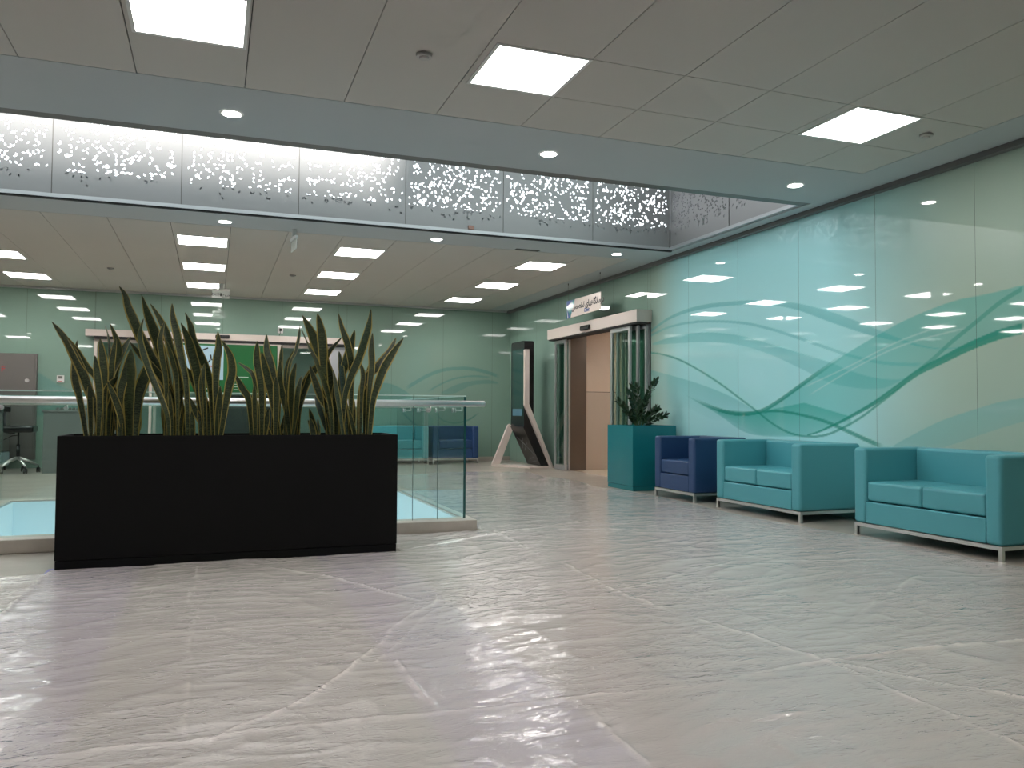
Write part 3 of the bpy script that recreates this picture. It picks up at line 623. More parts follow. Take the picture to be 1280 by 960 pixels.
LEAVES = [["A",6.071,0.0346,[[-1.021,1.621],[-0.93,1.498],[-0.843,1.325],[-0.779,1.151],[-0.728,0.99],[-0.713,0.8]]],["A",6.031,0.0219,[[-0.925,1.521],[-0.864,1.43],[-0.802,1.324],[-0.74,1.245],[-0.707,1.098],[-0.696,0.8]]],["A",6.119,0.0285,[[-0.88,1.51],[-0.884,1.354],[-0.878,1.232],[-0.845,1.097],[-0.791,0.8]]],["A",6.046,0.0282,[[-0.724,1.517],[-0.702,1.355],[-0.693,1.206],[-0.696,0.8]]],["A",6.02,0.0234,[[-0.742,1.393],[-0.727,1.258],[-0.712,1.098],[-0.719,0.8]]],["A",6.12,0.0206,[[-0.637,1.533],[-0.656,1.388],[-0.665,1.209],[-0.67,0.8]]],["A",6.275,0.0081,[[-0.728,1.637],[-0.698,1.523],[-0.686,1.298],[-0.671,0.8]]],["A",6.24,0.0242,[[-0.68,1.63],[-0.633,1.508],[-0.623,1.41],[-0.652,1.213],[-0.673,0.8]]],["A",6.23,0.0323,[[-0.55,1.546],[-0.605,1.424],[-0.665,1.282],[-0.705,1.086],[-0.725,0.8]]],["A",6.067,0.0503,[[-0.53,1.45],[-0.53,1.292],[-0.534,1.127],[-0.526,0.8]]],["A",6.161,0.0399,[[-0.424,1.397],[-0.456,1.27],[-0.492,1.129],[-0.509,0.8]]],["A",6.083,0.0268,[[-0.612,1.257],[-0.666,1.18],[-0.7,1.044],[-0.7,0.8]]],["A",6.052,0.0235,[[-0.67,1.227],[-0.618,1.099],[-0.579,0.963],[-0.564,0.8]]],["A",6.032,0.0281,[[-0.543,1.427],[-0.57,1.262],[-0.592,1.126],[-0.587,0.8]]],["A",6.064,0.0188,[[-0.786,1.205],[-0.777,1.084],[-0.766,0.8]]],["B",6.278,0.0358,[[-0.632,1.9],[-0.592,1.84],[-0.568,1.756],[-0.531,1.665],[-0.483,1.545],[-0.415,1.419],[-0.334,1.277],[-0.278,1.134],[-0.246,0.8]]],["B",6.249,0.0388,[[-0.494,1.859],[-0.452,1.729],[-0.404,1.603],[-0.362,1.476],[-0.32,1.305],[-0.289,1.105],[-0.269,0.8]]],["B",6.242,0.0275,[[-0.436,1.798],[-0.379,1.704],[-0.325,1.591],[-0.289,1.449],[-0.254,1.349],[-0.224,1.163],[-0.212,0.8]]],["B",6.24,0.0259,[[-0.557,1.511],[-0.491,1.428],[-0.412,1.345],[-0.331,1.24],[-0.262,1.076],[-0.238,0.8]]],["B",6.058,0.022,[[-0.33,1.658],[-0.353,1.532],[-0.337,1.393],[-0.308,1.213],[-0.299,0.8]]],["B",6.093,0.0284,[[-0.282,1.783],[-0.274,1.678],[-0.245,1.553],[-0.217,1.399],[-0.181,1.217],[-0.161,0.8]]],["B",6.188,0.0353,[[-0.227,1.662],[-0.176,1.549],[-0.148,1.45],[-0.112,1.307],[-0.088,1.106],[-0.07,0.8]]],["B",6.22,0.0306,[[-0.201,1.738],[-0.159,1.639],[-0.137,1.524],[-0.088,1.425],[-0.031,1.281],[-0.005,1.093],[0.01,0.8]]],["B",6.256,0.0437,[[-0.242,1.584],[-0.226,1.408],[-0.226,1.221],[-0.246,1.019],[-0.245,0.8]]],["B",6.264,0.0324,[[-0.195,1.352],[-0.118,1.223],[-0.04,1.02],[-0.02,0.8]]],["B",6.026,0.0187,[[-0.312,1.516],[-0.269,1.379],[-0.237,1.214],[-0.224,0.8]]],["B",6.182,0.0256,[[-0.063,1.372],[-0.077,1.221],[-0.06,1.02],[-0.044,0.8]]],["B",6.202,0.0241,[[-0.156,1.12],[-0.114,1.02],[-0.079,0.948],[-0.03,0.8]]],["B",6.152,0.0287,[[0.024,1.608],[0.033,1.482],[0.021,1.38],[0.018,1.164],[0.03,0.8]]],["B",6.053,0.0314,[[0.049,1.529],[0.107,1.42],[0.123,1.306],[0.104,1.206],[0.08,1.049],[0.047,0.8]]],["B",6.142,0.0254,[[-0.418,1.333],[-0.364,1.201],[-0.324,1.131],[-0.283,1.019],[-0.267,0.8]]],["B",6.027,0.0219,[[-0.454,1.654],[-0.476,1.524],[-0.422,1.32],[-0.303,1.019],[-0.281,0.8]]],["B",6.28,0.0358,[[-0.326,1.22],[-0.31,1.076],[-0.313,0.8]]],["C",6.26,0.0162,[[0.165,1.387],[0.224,1.347],[0.275,1.289],[0.295,1.141],[0.3,0.8]]],["C",6.164,0.0255,[[0.147,1.294],[0.196,1.196],[0.246,1.095],[0.273,0.8]]],["C",6.09,0.0284,[[0.289,1.532],[0.289,1.384],[0.324,1.167],[0.333,0.8]]],["C",6.273,0.0325,[[0.37,1.61],[0.372,1.487],[0.403,1.367],[0.434,1.173],[0.425,0.8]]],["C",6.172,0.032,[[0.328,1.463],[0.361,1.317],[0.407,1.141],[0.468,0.8]]],["C",6.265,0.0162,[[0.479,1.532],[0.474,1.399],[0.47,1.173],[0.46,0.8]]],["C",6.254,0.0227,[[0.577,1.5],[0.524,1.369],[0.512,1.234],[0.518,0.8]]],["C",6.153,0.0223,[[0.569,1.388],[0.546,1.261],[0.541,1.097],[0.538,0.8]]],["C",6.124,0.019,[[0.612,1.298],[0.588,1.172],[0.576,1.024],[0.549,0.8]]],["C",6.18,0.0288,[[0.748,1.398],[0.679,1.309],[0.622,1.173],[0.595,1.024],[0.598,0.8]]],["C",6.129,0.0254,[[0.456,1.406],[0.459,1.229],[0.504,1.053],[0.538,0.8]]],["C",6.048,0.0172,[[0.276,1.223],[0.283,1.022],[0.293,0.8]]],["C",6.092,0.011,[[0.585,1.661],[0.579,1.569],[0.559,1.465],[0.511,1.317],[0.49,0.8]]],["C",6.244,0.0259,[[0.351,1.364],[0.34,1.171],[0.37,0.8]]],["C",6.013,0.0218,[[0.422,1.282],[0.431,1.109],[0.425,0.8]]],["D",6.014,0.028,[[0.582,1.654],[0.636,1.521],[0.702,1.391],[0.762,1.231],[0.808,1.055],[0.828,0.8]]],["D",6.188,0.0433,[[0.608,1.741],[0.675,1.626],[0.736,1.492],[0.79,1.358],[0.851,1.207],[0.879,1.025],[0.885,0.8]]],["D",6.084,0.0347,[[0.705,1.748],[0.736,1.619],[0.753,1.471],[0.762,1.322],[0.82,0.8]]],["D",6.16,0.0271,[[0.91,1.595],[0.822,1.493],[0.763,1.401],[0.691,1.316],[0.649,1.218],[0.6,1.039],[0.589,0.8]]],["D",6.141,0.0286,[[0.867,1.769],[0.899,1.646],[0.938,1.541],[0.97,1.39],[0.976,1.177],[0.977,0.8]]],["D",6.103,0.0348,[[1.104,1.804],[1.093,1.704],[1.07,1.604],[1.02,1.435],[0.965,1.297],[0.922,1.131],[0.899,0.8]]],["D",6.299,0.0359,[[1.022,1.663],[0.993,1.54],[0.952,1.398],[0.92,1.242],[0.913,0.8]]],["D",6.059,0.0251,[[1.137,1.633],[1.128,1.511],[1.13,1.375],[1.109,1.178],[1.086,0.8]]],["D",6.124,0.0317,[[1.325,1.608],[1.272,1.49],[1.188,1.38],[1.105,1.293],[1.049,1.148],[1.037,0.8]]],["D",6.061,0.0345,[[1.369,1.599],[1.29,1.486],[1.217,1.362],[1.17,1.239],[1.129,1.087],[1.106,0.8]]],["D",6.19,0.0256,[[0.711,1.152],[0.757,1.024],[0.837,0.8]]],["D",6.083,0.0252,[[0.66,1.367],[0.698,1.261],[0.743,1.143],[0.803,1.025],[0.837,0.8]]],["D",6.107,0.0285,[[0.853,1.265],[0.856,1.1],[0.87,0.8]]],["D",6.224,0.029,[[0.902,1.497],[0.92,1.332],[0.941,1.102],[0.975,0.8]]],["D",6.096,0.0189,[[1.038,1.42],[1.069,1.314],[1.056,1.147],[1.047,0.8]]],["D",6.168,0.0256,[[0.961,1.201],[0.994,1.026],[0.999,0.8]]],["D",6.271,0.0162,[[1.139,1.417],[1.123,1.307],[1.106,1.104],[1.105,0.8]]],["D",6.03,0.025,[[0.821,1.351],[0.852,1.173],[0.915,0.8]]]]
def catmull(P, n):
    P = [Vector(p) for p in P]; out = []
    for s in range(n+1):
        t = s/n*(len(P)-1); i = min(int(t), len(P)-2); f = t-i
        p0 = P[max(i-1, 0)]; p1 = P[i]; p2 = P[i+1]; p3 = P[min(i+2, len(P)-1)]
        out.append(0.5*((2*p1)+(-p0+p2)*f+(2*p0-5*p1+4*p2-p3)*f*f+(-p0+3*p1-3*p2+p3)*f**3))
    return out
def leaf(bm, lay, pts, y, hw, rnd):
    lean = rnd.uniform(-0.10, 0.10); P = [(x, y+lean*(z-0.8), z) for x, z in pts]
    n = 26; C = catmull(P, n); C = C[::-1]          # base to tip
    tw0 = rnd.uniform(-0.7, 0.7); tw1 = tw0 + rnd.uniform(-0.9, 0.9); off = rnd.uniform(0, 40)
    prev = None; T_ = 0.0022
    U = (-1, -0.74, -0.35, 0, 0.35, 0.74, 1)
    rows = []
    for i, p in enumerate(C):
        s = i/n; d = (C[min(i+1, n)]-C[max(i-1, 0)]).normalized()
        prof = (0.45+0.55*min(1, s/0.45)) if s < 0.45 else 1.0
        if s > 0.62: prof *= max(0.0, 1-((s-0.62)/0.38)**1.9)
        hw_ = hw*prof + 0.0006
        side = Vector((0, 1, 0)).cross(d).normalized(); nrm = side.cross(d).normalized()
        tw = tw0 + (tw1-tw0)*s
        a = side*math.cos(tw)+nrm*math.sin(tw); b = nrm*math.cos(tw)-side*math.sin(tw)
        wob = 0.0012*math.sin(s*34+off)
        fold = 0.34*(1-0.5*s)+0.25*max(0, 0.3-s)
        rows.append([(p+a*u*hw_/max(0.55, math.cos(tw))+b*(fold*abs(u)**1.3*hw_+wob*u), abs(u), s) for u in U])
    F, Bk = [], []
    for r in rows:
        F.append([bm.verts.new(q[0]) for q in r]); Bk.append([bm.verts.new(q[0]+Vector((0, T_*(1-0.6*q[1]), 0))) for q in r])
    L_ = sum((C[i+1]-C[i]).length for i in range(n))
    for G_, sgn in ((F, 1), (Bk, -1)):
        for i in range(n):
            for k in range(6):
                v = (G_[i][k], G_[i][k+1], G_[i+1][k+1], G_[i+1][k])
                f = bm.faces.new(v if sgn > 0 else v[::-1]); f.smooth = True
                idx = [(i, k), (i, k+1), (i+1, k+1), (i+1, k)]
                if sgn < 0: idx = idx[::-1]
                for lp, (a_, b_) in zip(f.loops, idx):
                    edge = 0.95 if k in (0, 5) else 0.3
                    lp[lay] = (edge if k in (0, 5) else 0.3*abs(U[b_]), rows[a_][0][2]*L_*6+off, off*0.37)
    for i in range(n):
        for k in (0, 6):
            f = bm.faces.new((F[i][k], F[i+1][k], Bk[i+1][k], Bk[i][k]))
            for lp in f.loops: lp[lay] = (0.95, i/n*L_*6+off, off)
rnd = random.Random(5)
names = {'A': ('leftmost clump of variegated snake plant in the black planter', -0.6), 'B': ('tallest and widest clump of snake plant, second from the left in the black planter', -0.15),
         'C': ('shorter narrow-leaved snake plant clump, third from the left in the black planter', 0.45), 'D': ('rightmost clump of snake plant with leaves fanning over the planter end', 1.0)}
for key, (lb, cx) in names.items():
    bm = NB(); lay = bm.loops.layers.float_vector.new('lf')
    for c, y, hw, pts in LEAVES:
        if c == key: leaf(bm, lay, pts, y, hw, rnd)
    # short inner leaves filling the foot of the clump
    xs_ = [p[3][-1][0] for p in LEAVES if p[0] == key]
    for k in range(9):
        x = rnd.uniform(min(xs_), max(xs_)); h = rnd.uniform(0.15, 0.42); dx = rnd.uniform(-0.07, 0.07)
        leaf(bm, lay, [(x+dx, 0.8+h), (x+dx*0.5, 0.8+h*0.6), (x, 0.8+h*0.2), (x, 0.80)], rnd.uniform(6.1, 6.32), rnd.uniform(0.016, 0.028), rnd)
    me = bpy.data.meshes.new('snake_plant'); bm.to_mesh(me); bm.free(); me.materials.append(M_leaf)
    o = bpy.data.objects.new('snake_plant', me); COL.objects.link(o)
    tag(o, lb, 'plant', 'snake plants in the black planter')
# ================================================================== SOFAS
def sofa(name, label, cat, L, seats, mat, loc, rotz, group=None, D=0.73, Hh=0.745):
    """built facing local -X, length along local Y from 0 to L, front at x=0"""
    t = thing(name, label, cat, loc, group); t.rotation_euler = (0, 0, rotz)
    def ch(nm, bm, m, par=t):
        bmesh.ops.recalc_face_normals(bm, faces=bm.faces)
        me = bpy.data.meshes.new(nm); bm.to_mesh(me); bm.free(); me.materials.append(m)
        o = bpy.data.objects.new(nm, me); COL.objects.link(o); o.parent = par; return o
    AW = 0.135; Z0 = 0.105
    for y0 in (0, L-AW):
        bm = NB(); bx(bm, 0, D, y0, y0+AW, Z0, Hh, bev=0.028, seg=4); ch('arm', bm, mat)
    bm = NB(); bx(bm, D-0.17, D-0.002, AW-0.002, L-AW+0.002, Z0, Hh-0.001, bev=0.026, seg=4); ch('backrest', bm, mat)
    bm = NB(); bx(bm, 0.006, D-0.16, AW-0.004, L-AW+0.004, Z0+0.005, 0.292, bev=0.008); ch('seat_base', bm, mat)
    w_ = (L-2*AW)/seats
    for k in range(seats):
        bm = NB(); bx(bm, 0.012, D-0.165, AW+0.003+k*w_, AW+w_*(k+1)-0.003, 0.300, 0.462, bev=0.022, seg=4)
        for v in bm.verts:     # gentle crown
            if v.co.z > 0.44:
                a = (v.co.y-(AW+k*w_))/w_; v.co.z += 0.008*math.sin(math.pi*max(0, min(1, a)))
        ch('seat_cushion', bm, mat)
    bm = NB(); q = 0.028; zb, zt = 0.077, 0.105
    bx(bm, 0.004, 0.004+q, 0.004, L-0.004, zb, zt); bx(bm, D-q-0.004, D-0.004, 0.004, L-0.004, zb, zt)
    bx(bm, 0.004+q, D-q-0.004, 0.004, 0.004+q, zb, zt); bx(bm, 0.004+q, D-q-0.004, L-q-0.004, L-0.004, zb, zt)
    ch('base_frame', bm, M_chrome)
    for lx in (0.004, D-q-0.004):
        for ly in (0.004, L-q-0.004):
            bm = NB(); bx(bm, lx, lx+q, ly, ly+q, 0.0, zb); bx(bm, lx-0.002, lx+q+0.002, ly-0.002, ly+q+0.002, 0.0, 0.006); ch('leg', bm, M_chrome)
    return t
sofa('two_seat_sofa', 'teal leather two-seat sofa at the right edge of the photo, nearest one', 'sofa', 1.39, 2, M_teal, (5.2, 4.11, 0), 0, 'teal two-seat sofas')
sofa('two_seat_sofa', 'teal leather two-seat sofa between the navy armchair and the nearest sofa', 'sofa', 1.355, 2, M_teal, (5.2, 6.175, 0), 0, 'teal two-seat sofas')
sofa('armchair', 'navy blue leather armchair against the teal wall beside the teal planter', 'armchair', 0.89, 1, M_navy, (5.2, 7.955, 0), 0, 'navy armchairs')
sofa('armchair', 'navy blue leather armchair against the far green wall, seen past the glass railing end', 'armchair', 0.95, 1, M_navy, (4.05, 15.32, 0), 0, 'navy armchairs').rotation_euler = (0, 0, 0)
# the two pieces by the back wall face -Y
o = [x for x in COL.objects if x.name.startswith('armchair')][-1]
o.rotation_euler = (0, 0, math.pi/2); o.location = (5.0, 15.33, 0)
t = sofa('two_seat_sofa', 'teal two-seat sofa against the far green wall, seen through the glass railing', 'sofa', 1.36, 2, M_teal, (3.97, 15.33, 0), math.pi/2, 'teal two-seat sofas')

# ================================================================== TEAL PLANTER WITH ZZ PLANT
tp = thing('planter_box', 'glossy teal tall square planter beside the sliding door', 'planter', (5.53, 9.73, 0))
X0, X1, Y0, Y1, H = 5.19, 5.85, 9.38, 10.10, 0.862
bm = NB(); th = 0.018
bx(bm, X0, X1, Y0, Y0+th, 0.062, H, bev=0.002); bx(bm, X0, X1, Y1-th, Y1, 0.062, H, bev=0.002)
bx(bm, X0, X0+th, Y0+th, Y1-th, 0.062, H); bx(bm, X1-th, X1, Y0+th, Y1-th, 0.062, H); bx(bm, X0+th, X1-th, Y0+th, Y1-th, 0.062, 0.08)
obj('body', bm, M_tealbox, tp)
bm = NB(); bx(bm, X0+0.003, X1-0.003, Y0+0.003, Y1-0.003, 0, 0.058); obj('plinth', bm, M_tealbox, tp)
bm = NB(); bx(bm, X0+th, X1-th, Y0+th, Y1-th, 0.60, 0.81); obj('soil', bm, M_soil, tp)
zz = thing('potted_zz_plant', 'dark green bushy plant with glossy leaflets in the teal planter', 'plant', (5.45, 9.7, 0.81))
stems = [((5.42, 9.68), (-0.30, 0.02, 0.40), 1), ((5.44, 9.72), (-0.22, -0.08, 0.27), 1), ((5.45, 9.70), (-0.05, 0.06, 0.60), 1), ((5.46, 9.68), (-0.10, -0.08, 0.58), 1),
         ((5.48, 9.72), (0.25, -0.02, 0.66), 1), ((5.48, 9.69), (0.30, 0.06, 0.30), 1), ((5.47, 9.66), (0.18, -0.10, 0.28), 1), ((5.45, 9.75), (0.02, 0.1, 0.45), 1),
         ((5.43, 9.66), (-0.16, -0.1, 0.42), 1), ((5.50, 9.70), (0.34, -0.05, 0.20), 1), ((5.46, 9.73), (0.08, 0.08, 0.36), 1), ((5.44, 9.69), (-0.12, 0.04, 0.50), 1), ((5.47, 9.70), (0.12, 0.0, 0.44), 1)]
sb = NB(); lb = NB(); rnd = random.Random(3)
for (x, y), (dx, dy, dz), _ in stems:
    p = [Vector((x, y, 0.80)), Vector((x+dx*0.25, y+dy*0.3, 0.80+dz*0.45)), Vector((x+dx*0.62, y+dy*0.7, 0.80+dz*0.80)), Vector((x+dx, y+dy, 0.80+dz*1.02))]
    C = catmull(p, 16); pathtube(sb, C, [0.008*(1-0.75*i/16) for i in range(17)], n=6)
    for i in range(4, 17):
        d = (C[min(i+1, 16)]-C[i-1]).normalized()
        for sgn in (-1, 1):
            if i == 16 and sgn == 1: ax = d
            else:
                s = d.cross(Vector((rnd.uniform(-.4, .4), 1, rnd.uniform(-.3, .3)))).normalized()*sgn
                ax = (s*0.85+d*0.75+Vector((0, rnd.uniform(-.45, .45), 0))).normalized()
            Ls = rnd.uniform(0.055, 0.082); wv = ax.cross(Vector((rnd.uniform(-1, 1), rnd.uniform(-1, 1), rnd.uniform(-.2, 1)))).normalized(); nv = ax.cross(wv)
            rows = []
            for a in range(6):
                s_ = a/5; wd = 0.019*math.sin(math.pi*min(1, s_*0.9+0.08))**0.8 + 0.0004; c0 = C[i]+ax*Ls*s_-nv*0.006*s_*s_
                rows.append([lb.verts.new(c0-wv*wd+nv*wd*0.35), lb.verts.new(c0), lb.verts.new(c0+wv*wd+nv*wd*0.35)])
            for A, B in zip(rows, rows[1:]):
                for k in range(2): f = lb.faces.new((A[k], A[k+1], B[k+1], B[k])); f.smooth = True
obj('stems', sb, M_zzstem, zz); obj('foliage', lb, M_zz, zz)

# ================================================================== SLIDING DOOR IN THE RIGHT WALL
d1 = thing('door_1', '', '', (5.9, 11.85, 0), kind='structure')
bm = NB(); bx(bm, 5.70, XW-0.005, DY0-0.03, DY1+0.03, 2.345, 2.525, bev=0.004); obj('header', bm, M_header, d1)
bm = NB(); bx(bm, 5.715, XW-0.02, DY0+0.0, DY1, 2.325, 2.345); obj('track', bm, M_dark, d1)
s_ = NB(); bx(s_, 5.655, 5.70, 11.70, 12.02, 2.375, 2.455, bev=0.012); so = obj('motion_sensor', s_, M_black, d1)
s_ = NB(); bx(s_, 5.652, 5.656, 11.76, 11.96, 2.39, 2.42); obj('sensor_window', s_, M_dark, so)
def leafdoor(x, y0, y1, z0=0.01, z1=2.32, fr=0.05, nm='door_leaf', m=M_alu, g=M_glassdoor, fb=0.09, th=0.032):
    bm = NB(); bx(bm, x, x+th, y0, y0+fr, z0, z1); bx(bm, x, x+th, y1-fr, y1, z0, z1); bx(bm, x, x+th, y0+fr, y1-fr, z0, z0+fb); bx(bm, x, x+th, y0+fr, y1-fr, z1-0.06, z1)
    f = obj(nm, bm, m, d1)
    bm = NB(); bx(bm, x+th*0.4, x+th*0.6, y0+fr, y1-fr, z0+fb, z1-0.06); obj('pane', bm, g, f); return f
leafdoor(5.90, 12.98, 13.44)                    # fixed/slid leaf at the far side, over the printed wall
leafdoor(5.80, 12.90, 13.38, fr=0.06)
leafdoor(5.90, 10.26, 11.02); leafdoor(5.84, 10.40, 11.08, fr=0.06); leafdoor(5.76, 10.50, 11.12, fr=0.055)
bm = NB(); bx(bm, 5.935, XW-0.006, 10.24, 10.29, 0, 2.33); bx(bm, 5.935, XW-0.006, 13.40, 13.45, 0, 2.33); obj('jamb', bm, M_alu, d1)
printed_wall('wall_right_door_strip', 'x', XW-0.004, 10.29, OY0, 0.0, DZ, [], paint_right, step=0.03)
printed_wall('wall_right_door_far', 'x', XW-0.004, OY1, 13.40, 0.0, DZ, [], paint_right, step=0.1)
cl = dup(P0, (7.6, 11.6, 2.615), 'square ceiling light inside the beige corridor behind the side door')
for c in cl.children: pass

dup(P0, (1.9, 17.6, 2.695), 'added square fill light, unseen, in the lobby behind the far glass doors, right'); dup(P0, (-1.4, 17.6, 2.695), 'added square fill light, unseen, in the lobby behind the far glass doors, left')  # unseen lamps added to lighten the panes of the far doors
# hanging sign over the door
sg = thing('hanging_sign', 'white and blue hanging clinic sign with dark Persian lettering above the side sliding door', 'sign', (5.55, 11.65, 2.72))
bm = NB(); prism(bm, [(11.03, 2.615), (12.14, 2.60), (11.97, 2.89), (11.03, 2.885)], 'x', 5.545, 5.555); obj('panel', bm, pm('sign_white', (0.66, 0.58, 0.52), 0.3), sg)
bm = NB(); prism(bm, [(12.30, 2.595), (12.145, 2.60), (11.975, 2.89), (12.30, 2.90)], 'x', 5.546, 5.554)
bo = obj('blue_panel', bm, pm('sign_teal', (0.03, 0.22, 0.25), 0.15), sg)
bm = NB(); prism(bm, [(12.29, 2.80), (12.03, 2.885), (12.29, 2.895)], 'x', 5.5445, 5.546); prism(bm, [(12.29, 2.60), (12.16, 2.605), (12.26, 2.74)], 'x', 5.5445, 5.546); obj('blue_triangle', bm, M_blueprint, bo)
bm = NB(); prism(bm, [(12.25, 2.60), (12.23, 2.60), (12.275, 2.76), (12.285, 2.76)], 'x', 5.5435, 5.5445); obj('white_stripe', bm, M_whiteprint, bo)
text('lettering', arabic('درمانگاههای تخصصی'), 0.135, M_blackprint, sg, T(5.5435, 11.50, 2.765, FACE_NX), bold=0.0045)
text('small_lettering', 'Clinic', 0.085, M_blueprint, sg, T(5.5435, 11.52, 2.665, FACE_NX), shear=0.1, bold=0.003)
for y in (11.06, 12.24):
    bm = NB(); tube(bm, (5.55, y, 2.88), (5.55, y, ZC-0.012), 0.0016, n=6); wi = obj('wire', bm, M_steel, sg)
    bm = NB(); tube(bm, (5.55, y, ZC-0.03), (5.55, y, ZC-0.001), 0.006, n=8); obj('hook', bm, M_dark, wi)

# ================================================================== DISPLAY KIOSK
k = thing('display_kiosk', 'black free-standing touch display on a cream angular stand in the back corner', 'information display', (5.5, 14.1, 0))
KY0, KY1 = 13.72, 14.46
bm = NB()
bx(bm, 5.36, 5.55, KY0+0.05, KY1, 0.72, 2.35, bev=0.0)
es = [e for e in bm.edges if abs(e.verts[0].co.x-e.verts[1].co.x) > 0.05]
r = bmesh.ops.bevel(bm, geom=es, offset=0.055, segments=5, affect='EDGES', profile=0.5)
obj('display_housing', bm, M_black, k)
bm = NB(); bx(bm, 5.353, 5.361, KY0+0.10, KY1-0.10, 0.95, 2.20); scn = obj('screen', bm, pm('dark_green_screen', (0.015, 0.06, 0.055), 0.05, spec=0.8), k)
bm = NB(); bx(bm, 5.3515, 5.353, KY0+0.14, KY1-0.11, 0.96, 1.09); obj('screen_footer', bm, pm('screen_blue', (0.10, 0.22, 0.30), 0.1), scn)
# black slanting lower panel and cream side bands
bm = NB(); prism(bm, [(5.38, 0.78), (5.46, 0.78), (5.86, 0.03), (5.40, 0.03), (5.36, 0.62)], 'y', KY0+0.05, KY0+0.055)
bm.free()
bm = NB(); prism(bm, [(5.34, 0.76), (5.55, 0.76), (5.88, 0.035), (5.70, 0.035)], 'y', KY0+0.05, KY1-0.02); lp = obj('lower_panel', bm, M_black, k)
bm = NB()
def scratch(a, b, w_=0.006):      # thin pale lines printed on the lower panel front
    (y0, z0), (y1, z1) = a, b
    def pt(y, z): return Vector((5.34+(0.76-z)*(0.36/0.725)-0.0015, y, z))
    A = pt(y0, z0); B = pt(y1, z1); d = (B-A).normalized(); n_ = Vector((-0.9, 0, -0.43)); s = d.cross(n_).normalized()*w_/2
    vs = [bm.verts.new(v) for v in (A-s, B-s, B+s, A+s)]; bm.faces.new(vs)
scratch((14.35, 0.56), (13.90, 0.30)); scratch((14.30, 0.34), (14.05, 0.55)); scratch((14.20, 0.50), (13.85, 0.24)); scratch((14.25, 0.30), (13.95, 0.46))
scratch((14.2, 0.14), (13.9, 0.20), 0.003); scratch((14.1, 0.10), (13.85, 0.13), 0.003)
bmesh.ops.solidify(bm, geom=bm.faces[:], thickness=0.001)
obj('line_motif', bm, pm('pale_line', (0.35, 0.36, 0.37), 0.5), lp)
bm = NB(); prism(bm, [(5.345, 2.18), (5.43, 2.18), (5.43, 1.18), (5.95-0.03, 0.02), (5.865, 0.02), (5.345, 1.16)], 'y', KY0-0.03, KY0+0.05); obj('side_band', bm, M_header, k)
bm = NB(); prism(bm, [(5.33, 0.80), (5.41, 0.74), (5.13, 0.03), (4.98, 0.03), (5.30, 0.78)], 'y', KY1-0.02, KY1+0.05); obj('front_leg', bm, M_header, k)
bm = NB(); prism(bm, [(4.98, 13.75+0.76), (5.90, 14.51), (5.92, 13.69), (5.45, 13.69), (5.13, 14.30), (4.98, 14.38)], 'z', 0.0, 0.035); obj('base_plate', bm, M_header, k)

# ================================================================== BACK WALL DOORS
d2 = thing('door_2', '', '', (0.25, YB, 0), kind='structure')
bm = NB(); bx(bm, -2.15, 2.50, YB-0.17, YB-0.008, 2.345, 2.465, bev=0.004); obj('header', bm, M_header, d2)
s_ = NB(); bx(s_, 0.02, 0.27, YB-0.205, YB-0.17, 2.375, 2.44, bev=0.01); obj('motion_sensor', s_, M_black, d2)
bm = NB(); bx(bm, -2.02, 2.44, YB-0.14, YB-0.0, 2.30, 2.345); obj('track', bm, M_dark, d2)
def leafback(x0, x1, y, z1=2.30, fr=0.05, g=M_glass):
    bm = NB(); bx(bm, x0, x0+fr, y, y+0.035, 0.01, z1); bx(bm, x1-fr, x1, y, y+0.035, 0.01, z1); bx(bm, x0+fr, x1-fr, y, y+0.035, 0.01, 0.10); bx(bm, x0+fr, x1-fr, y, y+0.035, z1-0.055, z1)
    f = obj('door_leaf', bm, M_header, d2)
    bm = NB(); bx(bm, x0+fr, x1-fr, y+0.014, y+0.021, 0.10, z1-0.055); obj('pane', bm, g, f); return f
leafback(-2.02, -0.98, YB-0.06); lf2 = leafback(-1.10, 0.10, YB-0.12); lf3 = leafback(0.02, 1.20, YB-0.12); leafback(1.10, 2.16, YB-0.06)
bm = NB(); bx(bm, 2.16, 2.44, YB-0.03, YB+0.02, 0, 2.30); obj('side_jamb', bm, M_alu, d2)
dk = NB(); bx(dk, 0.10, 1.14, YB+0.02, YB+0.05, 0.0, 1.32); struct('wall_dark_screen', dk, pm('dark_lobby', (0.05, 0.05, 0.05), 0.4))
bm = NB(); bx(bm, -0.62, 1.14, YB-0.128, YB-0.123, 1.33, 2.27)
po = obj('door_poster', bm, M_green); tag(po, 'green poster with small white text on the far glass doors', 'poster')
bm = NB(); bx(bm, -0.62, 0.17, YB-0.132, YB-0.1285, 1.60, 2.235); pb = obj('pale_poster', bm, M_bluepost); tag(pb, 'pale blue poster with dark Persian handwriting on the far glass doors', 'poster')
text('lettering', arabic('برک'), 0.36, M_blackprint, pb, T(-0.20, YB-0.134, 2.06, FACE_NY), shear=0.25)
text('red_lettering', arabic('تخصصی'), 0.10, M_red, pb, T(-0.16, YB-0.134, 1.86, FACE_NY))
bm = NB()
for a in ((0.30, 0.62, 1.655, 1.665), (0.36, 0.50, 1.60, 1.607), (0.36, 0.47, 1.52, 1.527), (0.36, 0.46, 1.47, 1.477), (0.36, 0.44, 1.42, 1.427)): bx(bm, a[0], a[1], YB-0.1295, YB-0.1275, a[2], a[3])
bx(bm, -0.16, 0.02, YB-0.1295, YB-0.1275, 1.425, 1.437); bx(bm, -0.075, -0.06, YB-0.1295, YB-0.1275, 1.34, 1.52)
bx(bm, 0.07, 0.12, YB-0.1295, YB-0.1275, 1.465, 1.475)
obj('white_marks', bm, M_whiteprint, po)

